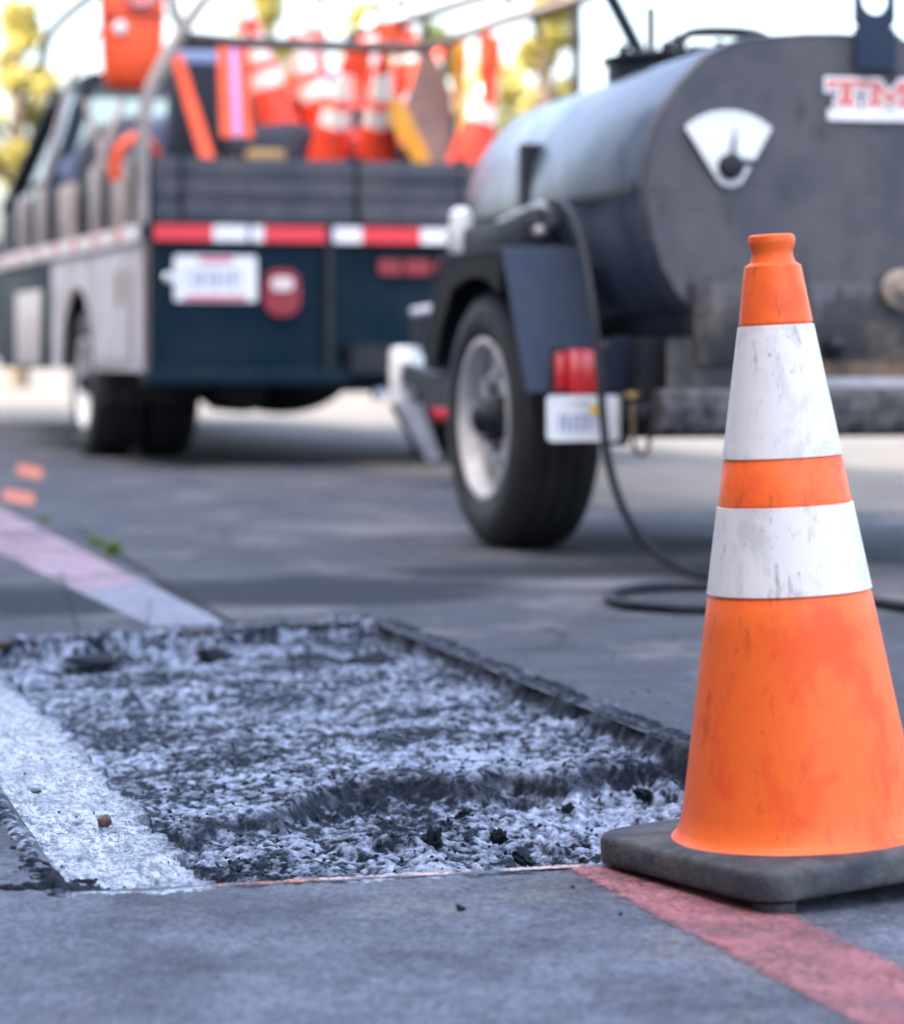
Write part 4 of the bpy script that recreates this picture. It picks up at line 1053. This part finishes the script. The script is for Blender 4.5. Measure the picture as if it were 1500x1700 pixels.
# flank panel with wheel arch
fc, ra = 1.85, .52
zlow = K(235, 617, 0).z
def arch(f0, f1, steps=18):
    pts = [(0, f0, zr0 - .004)]
    pts.append((0, f0, zlow))
    return pts
pts = [(.0, .03, zr0 - .004), (.0, .03, zlow)]
a0_ = math.acos(min(1, .0)); 
for k in range(19):
    t_ = PI - PI * k / 18
    pts.append((.0, fc + ra * math.cos(t_), max(zlow, .40 + ra * math.sin(t_)) if 0 < k < 18 else zlow))
pts += [(.0, 2.66, zlow), (.0, 2.66, zr0 - .004)]
MB().prism(pts, (.02, 0, 0)).build('side_panel', CREAM, tk)
MB().box(-.010, .004, 3.05, 3.95, zlow + .02, zr0 - .16, .004).build('locker_door', RAILW, tk, auto=40)
MB().box(.006, .3, 2.68, 4.75, zlow, zr0 - .03, .01).build('locker', TEAL, tk, auto=40)
MB().box(-.006, -.0005, .30, .36, zlow + .05, zr0 - .12).build('rust_run', RUST, tk)
MB().box(-.008, -.0005, .62, .68, zr0 - .30, zr0 - .12).build('latch', RUST, tk)
MB().box(-.006, -.0005, .18, 1.25, zlow + .04, zlow + .06).build('trim_strip', LIGHTST, tk)
MB().box(.022, BW - .022, .075, LBED, zr0 - .06, zr0 - .003).build('deck', BOARD, tk)
MB().box(.35, .45, .12, 9.4, .62, .80).build('chassis_rail', FRAME, tk)
MB().box(BW - .45, BW - .35, .12, 9.4, .62, .80).build('chassis_rail', FRAME, tk)
# inside wall of the rear wheel well and mud flap
MB().box(.06, .60, 1.38, 1.40, .30, zr0 - .07).build('mud_flap', RUBBER, tk)
MB().box(BW - .60, BW - .06, 1.38, 1.40, .30, zr0 - .07).build('mud_flap', RUBBER, tk)
# side stakes and boards
for (f0_, f1_, m_) in ((.44, .86, SLAT), (1.24, 1.48, POST), (1.98, 2.46, SLAT), (3.0, 3.25, POST), (3.7, 3.95, POST)):
    MB().box(-.002, .03, f0_, f1_, zr1 + .002, zr1 + .33 + random.uniform(-.03, .03), .004).build('side_board', m_, tk, auto=40)
for f_ in (.25, 1.1, 1.75, 2.8, 3.55, 4.4):
    MB().box(.034, .08, f_ - .03, f_ + .03, zr1 + .002, zr1 + .40, .004).build('stake', TEAL, tk, auto=40)
for k in range(2):
    MB().box(.084, .10, .15, LBED, zr1 + .03 + k * .16, zr1 + .17 + k * .16).build('dark_backing', DARKBAG, tk)  # near-black backing added so the gaps between side boards look dark
# wheels, axle, tank between the rails
wheel(tk, .40, .265, .24, (.165, 1.85, .40), -1, rim_mat=WHITE)
wheel(tk, .40, .265, .24, (.47, 1.85, .40), -1, rim_mat=WHITE)
wheel(tk, .40, .265, .24, (BW - .10, 1.85, .40), 1)
wheel(tk, .40, .265, .24, (BW - .41, 1.85, .40), 1)
wheel(tk, .385, .215, .225, (.42, 9.0, .385), -1)
wheel(tk, .385, .215, .225, (BW - .42, 9.0, .385), 1)
MB().lathe([(.05, .30), (.06, 1.0), (.10, 1.08), (.10, 1.30), (.06, 1.38), (.05, BW - .3)], 20, 'x', (0, 1.85, .40)).build('axle', FRAME, tk, auto=40)
q = K(505, 640, 1.2)
bmm = bmesh.new(); bmesh.ops.create_uvsphere(bmm, u_segments=24, v_segments=14, radius=1)
for v in bmm.verts: v.co = (q.x + v.co.x * .40, 1.7 + v.co.y * .30, .47 + v.co.z * .245)
MB().bm(bmm).build('differential', FRAME, tk, smooth=True)
q = K(385, 640, 1.2); MB().lathe([(.10, .6), (.11, .62), (.11, 1.2), (.10, 1.22)], 20, 'y', (q.x, .3, .36), True).build('silencer', FRAME, tk, auto=40)
MB().box(1.0, 1.3, -.12, .12, .46, .60).build('hitch', FRAME, tk)
# rear hoop and rack pipes
MB().tube([K(235, 372, .03), K(237, 250, .03), K(240, 172, .03), K(262, 120, .03), K(305, 46, .03), K(345, -10, .03), K(420, -60, .03)], [.034, .034, .034, .034, .034, .032, .032], 12, smooth=2).build('rack_hoop', POST, tk, auto=60)
MB().tube([K(283, -30, .04), K(288, 15, .04), K(299, 46, .04)], .030, 10).build('rack_pipe', POST, tk, auto=60)
MB().tube([K(300, 62, .06), K(400, 71, .06), K(706, 82, .06)], .032, 10).build('rack_pipe', PIPE, tk, auto=60)
MB().tube([K(706, 82, .06), K(740, 70, .02), K(838, 34, -.1), K(900, 18, -.2), K(990, -10, -.3)], [.026, .028, .028, .030, .034], 10).build('rack_pipe', PIPE, tk, auto=60)
MB().tube([K(575, 62, .3), K(690, 30, .3), K(800, -4, .3), K(840, -18, .3)], .026, 10).build('rack_pipe', PIPE, tk, auto=60)
MB().tube([K(706, 86, .06), K(704, 28, .06)], .026, 10).build('rack_pipe', PIPE, tk, auto=60)
MB().tube([K(955, 372, .05), K(956, 200, .05), K(957, -60, .05)], .027, 10).build('rack_pipe', FRAME, tk, auto=60)
MB().tube([K(887, 28, .0), K(892, 60, .0), K(900, 66, .0)], .022, 8).build('rack_hook', FRAME, tk, auto=60)
MB().tube([K(843, 10, .0), K(846, -40, .0)], .030, 8).build('rack_pipe', PIPE, tk, auto=60)
zt_ = 2.52
MB().tube([(.45, .03, zt_), (.45, 3.9, zt_)], .018, 10).build('rack_pipe', POST, tk, auto=60)
MB().tube([K(420, -60, .03), (.9, .03, zt_ + .02), (1.9, .03, zt_ + .02), K(957, -60, .05)], .016, 10, smooth=1).build('rack_pipe', POST, tk, auto=60)
MB().tube([(.45, 3.9, zt_), (.30, 3.9, 2.2), (.06, 3.9, zr1)], .02, 10).build('rack_hoop', POST, tk, auto=60)
# thin upright rails seen against the sky at left
MB().tube([K.side(70, 105, .30), K.side(78, 60, .30), K.side(110, 25, .30), K.side(170, -20, .30)], .032, 10, smooth=2).build('rack_pipe', POST, tk, auto=60)
# cab
cw0, cw1 = .34, BW - .34
def mir(p): return (BW - p[0], p[1], p[2])
rz = 2.42
body = MB()
body.box(cw0, cw1, 5.0, 6.95, .55, 1.60, .06); body.box(cw0 + .06, cw1 - .06, 6.96, 9.7, .55, 1.45, .10)
body.build('cab_body', CAB, tk, auto=40)
MB().box(.64, BW - .64, 5.05, 6.3, rz - .05, rz + .02, .03).build('cab_roof', CAB, tk, auto=40)
for m_ in (0, 1):
    g = mir if m_ else (lambda p: p)
    MB().tube([g((.66, 6.25, rz - .02)), g((.40, 7.0, 1.60))], .06, 10).build('windscreen_pillar', CAB, tk, auto=60)
    MB().tube([g((.66, 5.1, rz - .02)), g((.40, 5.05, 1.60))], .06, 10).build('rear_pillar', CAB, tk, auto=60)
    MB().prism([g((.41, 5.12, 1.605)), g((.41, 6.92, 1.605)), g((.65, 6.2, rz - .06)), g((.65, 5.15, rz - .06))], (.006 if not m_ else -.006, 0, 0)).build('side_window', GLASS, tk)
    MB().box(g((.10, 0, 0))[0], g((.24, 0, 0))[0], 6.75, 6.82, 2.2, 2.5, .02).build('mirror', FRAME, tk, auto=40)
    MB().tube([g((.17, 6.8, 2.2)), g((.40, 6.85, 1.8))], .02, 8).build('mirror_arm', FRAME, tk, auto=60)
MB().prism([(.44, 6.97, 1.605), (BW - .44, 6.97, 1.605), (BW - .70, 6.27, rz - .06), (.70, 6.27, rz - .06)], (0, .006, 0)).build('windscreen', GLASS, tk)
MB().prism([(.44, 5.04, 1.605), (BW - .44, 5.04, 1.605), (BW - .70, 5.06, rz - .06), (.70, 5.06, rz - .06)], (0, -.006, 0)).build('rear_window', GLASS, tk)

# ------------------------------------------------------------------ load on the truck (things of their own)
def ld(px, py, f): return TK.world(K(px, py, f))
def mound(name, m, c, s_, seed, n=26, p_=2.4, amp=.12):
    bmm = bmesh.new(); bmesh.ops.create_uvsphere(bmm, u_segments=n, v_segments=n // 2, radius=1)
    for v in bmm.verts:
        d = v.co.copy(); k = (abs(d.x) ** p_ + abs(d.y) ** p_ + abs(d.z) ** p_) ** (-1 / p_); d *= k
        e = 1 + amp * float(fbm(np.array([[d.x * 1.0 + d.z + 9]]), np.array([[d.y + d.z * .7 + 9]]), .7, .7, seed, 3)[0, 0])
        v.co = (d.x * s_[0] * e, d.y * s_[1] * e, d.z * s_[2] * e)
    o = MB().bm(bmm).build(name, m, smooth=True)
    o.location = TK.world(c); o.rotation_euler = (0, 0, TK.a); return o
zd = zr0 - .003
tag(mound('tarpaulin', DARKBAG, (1.25, 1.1, zd + .16), (1.0, .95, .17), 3), 'dark rumpled tarpaulin covering the truck bed behind the rear boards', 'tarpaulin')
tag(mound('duffel_bag', BLUEBAG, (.42, 1.5, zd + .36), (.30, .40, .36), 5), 'faded blue canvas bag heaped behind the pale rack post', 'bag')
tag(mound('duffel_bag', DARKBAG, (.40, 2.6, zd + .42), (.28, .40, .40), 6), 'black bag piled behind the faded blue bag', 'bag')
tag(mound('duffel_bag', BLUEBAG, (.50, 3.5, zd + .40), (.30, .36, .38), 8), 'blue canvas sack against the cab', 'bag')
tag(mound('duffel_bag', DARKBAG, (.9, 2.4, zd + .5), (.35, .45, .48), 9), 'tall dark sack in the middle of the truck bed', 'bag')
q = K(330, 100, .9)
tb = thing('tool_box', 'dark plastic tool box with a pale blue lid', 'tool box', TK.world((q.x, 1.0, zd + .28)), (0, 0, TK.a))
zbx = K(330, 112, 1.0).z - (zd + .28); ztp = K(330, 72, 1.0).z - (zd + .28)
MB().box(-.12, .10, -.14, .14, 0, zbx, .012).build('box', DARKBAG, tb, auto=40)
MB().box(-.13, .11, -.15, .15, zbx + .001, zbx + .07, .012).build('lid', GREYF if False else mat('pale_blue_plastic', (.22, .32, .55), (.3, .38, .55), 6), tb, auto=40)
MB().box(-.10, .10, -.12, .12, zbx + .072, ztp + .03, .012).build('tray', DARKBAG, tb, auto=40)
# orange bag hung from the rack
q1, q2 = K(166, 148, .9), K(272, -30, .9)
bag = thing('hanging_bag', 'bright orange bag with white round patch hung on the rack above the truck bed', 'bag', TK.world(((q1.x + q2.x) / 2, .9, q1.z)), (0, 0, TK.a))
W_, H_ = (q2.x - q1.x) / 2, q2.z - q1.z
secs = []
for (t_, kx, ky) in ((0, .62, .4), (.03, .82, .8), (.10, .88, 1), (.35, .93, 1.1), (.62, .97, 1), (.80, 1.0, .85), (1.0, 1.0, .7)):
    ring = []
    for k in range(28):
        a = 2 * PI * k / 28; c_, s_ = math.cos(a), math.sin(a)
        ring.append((W_ * kx * math.copysign(abs(c_) ** .45, c_), .09 * ky * math.copysign(abs(s_) ** .6, s_), H_ * t_ + .006 * math.sin(5 * a)))
    secs.append(ring)
loft(secs).build('bag_body', REDOR, bag, smooth=True)
pz = H_ * (148 - 30) / 178; 
MB().box(-W_ * 1.0, W_ * 1.0, -.098, -.078, H_ * .655, H_ * .69, .004).build('seam_band', mat('dark_red_band', (.45, .05, .03)), bag, auto=40)
q = K(192, 50, .9); MB().lathe([(.034, -.095), (.034, -.115), (.02, -.12), (.002, -.121)], 20, 'y', (q.x - (q1.x + q2.x) / 2, 0, q.z - q1.z)).build('round_patch', WHITE, bag, auto=40)
ux = K(225, 10, .9).x - (q1.x + q2.x) / 2
MB().tube([(ux - .07, -.09, H_ * 1.0), (ux - .055, -.10, H_ * .80), (ux + .0, -.105, H_ * .735), (ux + .07, -.10, H_ * .80), (ux + .085, -.09, H_ * 1.0)], .02, 10, smooth=2).build('strap', mat('mauve_strap', (.50, .28, .32), (.42, .22, .27)), bag, auto=60)
MB().tube([(0, 0, H_ * .98), (0, 0, H_ + .18)], .008, 8).build('hanger', PIPE, bag)

# traffic cones carried on the truck
cone2 = thing('traffic_cone', '', 'traffic cone')
cone_parts(cone2, full=False, omat=ORANGE_OLD)
grp = 'traffic cones carried on the truck'
cones = [
    # foot px, foot py, f, tilt about view axis (deg, + leans right), pitch, label
    (540, 298, .62, 5, 22, 'upright orange cone in the middle of the truck load, tip above the dark bar'),
    (622, 290, .50, -5, 30, 'orange and white cone with a rounded red foot left of the amber sign'),
    (774, 296, .50, 14, 0, 'orange and white cone leaning right beside the trailer tank'),
    (470, 236, 1.0, -16, 0, 'sunlit orange cone standing left behind the middle cone'),
    (586, 196, 1.5, 12, 0, 'rearmost orange cone leaning right behind the middle cone'),
    (502, 182, 1.3, 9, 0, 'sunlit orange cone highest in the load'),
    (655, 262, .95, 24, 0, 'orange cone leaning right behind the amber sign'),
    (560, 250, 1.0, -22, 0, 'orange cone leaning left behind the upright middle cone'),
    (690, 190, 1.6, -8, 0, 'pale topped cone behind the brown sign fold'),
    (440, 165, 1.7, -14, 0, 'sunlit orange cone leaning left at the left end of the cones'),
]
for i, (px, py, f_, tl_, pt, lab) in enumerate(cones):
    c = cone2 if i == 0 else copy_tree(cone2)
    c.location = ld(px, py, f_)
    c.rotation_euler = (Matrix.Rotation(TK.a, 3, 'Z') @ Matrix.Rotation(R(tl_), 3, 'Y') @ Matrix.Rotation(R(pt), 3, 'X') @ Matrix.Rotation(R(20 * i), 3, 'Z')).to_euler()
    c['label'] = lab; c['group'] = grp
# crates under the cones so they stand on something
def crate(px, py, f_, wd, dp, label):
    q = K(px, py, f_); h_ = q.z - (zd + .0) - .004
    c = thing('crate', label, 'crate', TK.world((q.x, f_, zd)), (0, 0, TK.a), 'dark crates in the truck bed')
    MB().box(-wd / 2, wd / 2, -dp / 2, dp / 2, 0, h_ - .04, .01).build('box', DARKBAG, c, auto=40)
    MB().box(-wd / 2 - .01, wd / 2 + .01, -dp / 2 - .01, dp / 2 + .01, h_ - .039, h_, .008).build('lid', FRAME, c, auto=40)
crate(505, 182, 1.45, .75, .42, 'tall dark crate under the highest cones')
crate(470, 236, .98, .40, .36, 'dark crate under the cone left of the middle cone')
crate(580, 290, .55, .72, .38, 'low dark crate under the middle cones')
tag(mound('duffel_bag', DARKBAG, (.80, .75, zd + .42), (.22, .25, .24), 12), 'small black sack below the violet striped board', 'bag')
tag(mound('duffel_bag', BLUEBAG, (1.55, 1.9, zd + .55), (.30, .30, .55), 14), 'tall blue sack standing behind the amber sign', 'bag')
tag(mound('duffel_bag', DARKBAG, (1.12, .62, zd + .36), (.13, .15, .22), 15), 'narrow black sack between the two front cones', 'bag')
crate(655, 190, 1.6, .60, .40, 'tall dark crate behind the amber sign')
crate(774, 300, .50, .40, .36, 'low dark crate under the leaning right cone')
# leaning marker boards
def board(px0, py0, px1, py1, f0, f1, wd, th_, m, label, name='marker_board', stripe=None):
    a = K(px0, py0, f0); b_ = K(px1, py1, f1)
    root = thing(name, label, 'marker board', TK.world(a), (0, 0, TK.a))
    d = b_ - a; n = 6; secs = []
    for k in range(n + 1):
        t_ = k / n; c = d * t_; ww = wd * (1.0 - .25 * t_)
        secs.append([c + Vector((-ww / 2, -th_ / 2, 0)), c + Vector((ww / 2, -th_ / 2, 0)), c + Vector((ww / 2, th_ / 2, 0)), c + Vector((-ww / 2, th_ / 2, 0))])
    loft(secs).build('board', m, root)
    if stripe:
        loft([[v[0] + Vector((wd * .34, -.006, 0)), v[0] + Vector((wd * .60, -.006, 0)), v[0] + Vector((wd * .60, -.002, 0)), v[0] + Vector((wd * .34, -.002, 0))] for v in secs]).build('stripe', stripe, root)
    return root
board(347, 272, 292, 92, .15, .35, .075, .02, REDOR, 'narrow orange board leaning left above the left end of the rear boards')
board(393, 228, 380, 62, .30, .5, .155, .05, REDOR, 'wide red orange board with a violet stripe left of the cones', stripe=VIOLET)
# amber warning sign leaning among the cones, its edge towards the camera
sg = thing('warning_sign', 'amber diamond warning sign with brown back leaning among the cones', 'sign')
A0 = K(645, 150, .35); B0 = K(712, 305, .20)
d = B0 - A0; wn_ = Vector((.16, .42, .10))
pts = [A0, A0 + d * .5 - wn_ * .12 + Vector((-.03, 0, -.02)), B0, A0 + d * .5 + wn_]
base_ = TK.world(B0); sg.location = base_; sg.rotation_euler = (0, 0, TK.a)
pl_ = [p_ - B0 for p_ in pts]
nn_ = (pl_[1] - pl_[0]).cross(pl_[3] - pl_[0]).normalized()
MB().prism(pl_, nn_ * .012).build('sign_panel', SIGNB, sg)
sh_ = [p_ * .8 + (sum(pl_, Vector()) / 4) * .2 for p_ in pl_]
# amber face is the panel's front, folded towards the camera
fq = [K(646, 160, .12) - B0, K(672, 176, .12) - B0, K(712, 258, .10) - B0, K(712, 296, .10) - B0, K(690, 276, .12) - B0, K(648, 205, .12) - B0]
MB().prism(fq, (0, .012, 0)).build('sign_face', SIGNY, sg)
bq = [K(668, 190, .16) - B0, K(700, 78, .22) - B0, K(716, 80, .22) - B0, K(752, 160, .22) - B0, K(742, 280, .18) - B0, K(716, 304, .16) - B0]
MB().prism(bq, (0, .014, 0)).build('sign_fold', SIGNB, sg)
# orange flags hung along the upper rack pipes
for (px, py, w_, h_, f_, lab) in ((655, 34, .22, .16, .28, 'small orange flag hung on the upper rack pipe'), (600, 66, .10, .22, .4, 'narrow orange flag hanging at the rack bar between the cones'), (762, 62, .07, .38, .1, 'long narrow amber flag hanging from the sloping rack pipe'), (812, 50, .12, .34, .05, 'orange flag hanging from the sloping rack pipe nearest the tank')):
    q = K(px, py, f_); mb = MB(); vs = []; fs = []; nx = 8
    for side_ in (0, 1):
        for i_ in range(nx + 1):
            for k_ in range(nx + 1):
                x_ = (i_ / nx - .5) * w_ * (1 - .35 * k_ / nx); z_ = -h_ * k_ / nx - .03 * (i_ / nx)
                vs.append((x_, .02 * math.sin(i_ * 1.3 + k_ * .4) + side_ * .004, z_))
    for side_ in (0, 1):
        o_ = side_ * (nx + 1) ** 2
        for i_ in range(nx):
            for k_ in range(nx): fs.append((o_ + i_ * (nx + 1) + k_, o_ + (i_ + 1) * (nx + 1) + k_, o_ + (i_ + 1) * (nx + 1) + k_ + 1, o_ + i_ * (nx + 1) + k_ + 1))
    fl_ = mb.add(vs, fs).build('flag', SIGNY if 'amber' in lab else REDOR, smooth=True)
    fl_.location = TK.world(q); fl_.rotation_euler = (0, 0, TK.a + .3); tag(fl_, lab, 'flag', 'flags hung on the truck rack')
# coiled orange hose at left
hz = K(215, 268, .5)
tag(MB().tube([ld(190, 300, .35), ld(192, 262, .35), ld(205, 238, .35), ld(228, 228, .40), ld(250, 240, .45), ld(262, 270, .5)], .030, 12, smooth=2).build('orange_hose', REDOR, smooth=True), 'thick orange hose arching up behind the pale side stakes', 'hose')
tag(MB().box(-.09, .09, -.05, .05, 0, .07, .01).build('wood_block', mat('ochre_wood', (.42, .26, .08), (.3, .18, .07)), auto=40), 'short ochre wood block on top of the rear boards', 'wood block')
bpy.data.objects['wood_block'].location = ld(440, 273, .12); bpy.data.objects['wood_block'].rotation_euler = (0, 0, TK.a)
# long handled tools lying in the bed
for i, (x0_, x1_, lab) in enumerate(((150, 205, 'long wooden shovel handle sticking up from the bags, leaning right'), (185, 140, 'long wooden shovel handle sticking up from the bags, leaning left'))):
    tag(MB().tube([ld(x0_, 310, 1.6), ld(x1_, 165, 1.7)], .018, 10).build('shovel', SLAT, auto=60), lab, 'shovel', 'shovels among the bags')

# ------------------------------------------------------------------ trees far behind
BARK = mat('bark', (.12, .09, .06), (.07, .055, .04), 8, .4, .7, .9, 0, .5, 30)
LY = mat_leaf('yellow_leaf', (.44, .37, .09), (.30, .28, .09))
LG = mat_leaf('green_leaf', (.10, .15, .03), (.20, .22, .04))
def tree(name, px, py_top, py_bot, wpx, d, m, nleaf, label, seed, leaf=.16, dens=1):
    rr = random.Random(seed)
    base = Vector(((px - CX) * d / F, d, 0)); zt = CH - (py_top - HY) * d / F; zb_ = CH - (py_bot - HY) * d / F; rw = wpx * d / F / 2
    root = thing(name, label, 'tree', base)
    mb = MB().tube([(0, 0, 0), (.05 * rw, 0, zb_ * .6), (-.04 * rw, 0, (zb_ + zt) / 2), (0, 0, zt * .95)], [.05 * zt * .6, .04 * zt * .6, .02 * zt, .006 * zt], 10, smooth=1)
    cl = []
    for k in range(26):
        a = rr.uniform(0, 2 * PI); t_ = rr.random(); rad_ = rw * math.sin(PI * min(max(t_ * .85 + .12, 0), 1)) * rr.uniform(.35, 1.0)
        c = Vector((math.cos(a) * rad_, math.sin(a) * rad_, zb_ + (zt - zb_) * t_)); cl.append((c, rw * rr.uniform(.22, .42)))
        mb.tube([(0, 0, max(zb_ * .7, c.z - rad_ * .9)), c * .6 + Vector((0, 0, c.z * .4 - .1 * rad_)), c], [.014 * zt, .008 * zt, .003 * zt], 6, False)
    mb.build('trunk', BARK, root, auto=60)
    lf = MB()
    for k in range(nleaf):
        c, r_ = rr.choice(cl)
        p_ = c + Vector((rr.gauss(0, .5), rr.gauss(0, .5), rr.gauss(0, .45))) * r_
        q = Matrix.Rotation(rr.uniform(0, 6.28), 3, Vector((rr.uniform(-1, 1), rr.uniform(-1, 1), rr.uniform(-1, 1) + .01)).normalized())
        l = leaf * rr.uniform(.6, 1.4)
        lf.add([p_ + q @ Vector(v) * l for v in ((-.5, 0, 0), (0, -.28, .05), (.6, 0, 0), (0, .28, .05))], [(0, 1, 2, 3)])
    lf.build('crown', m, root)
tree('tree', 905, -60, 215, 90, 42, LY, 3200, 'tall yellow leaved tree right of the sign, behind the rack pipe', 1, .22)
tree('tree', 820, 110, 320, 130, 48, LY, 3000, 'low yellow green tree behind the leaning cone', 2, .24)
tree('tree', 720, 60, 330, 120, 60, LG, 2600, 'pale green tree behind the middle of the truck load', 3, .26)
tree('tree', 30, 10, 330, 130, 46, LY, 2600, 'yellow green tree at the far left behind the cab', 4, .24)
tree('tree', 610, 0, 330, 110, 66, LY, 2200, 'tall pale yellow tree behind the rack bar and the cones', 6, .28)
tree('tree', 440, -30, 330, 130, 62, LY, 2400, 'yellow tree behind the orange cones', 5, .26)
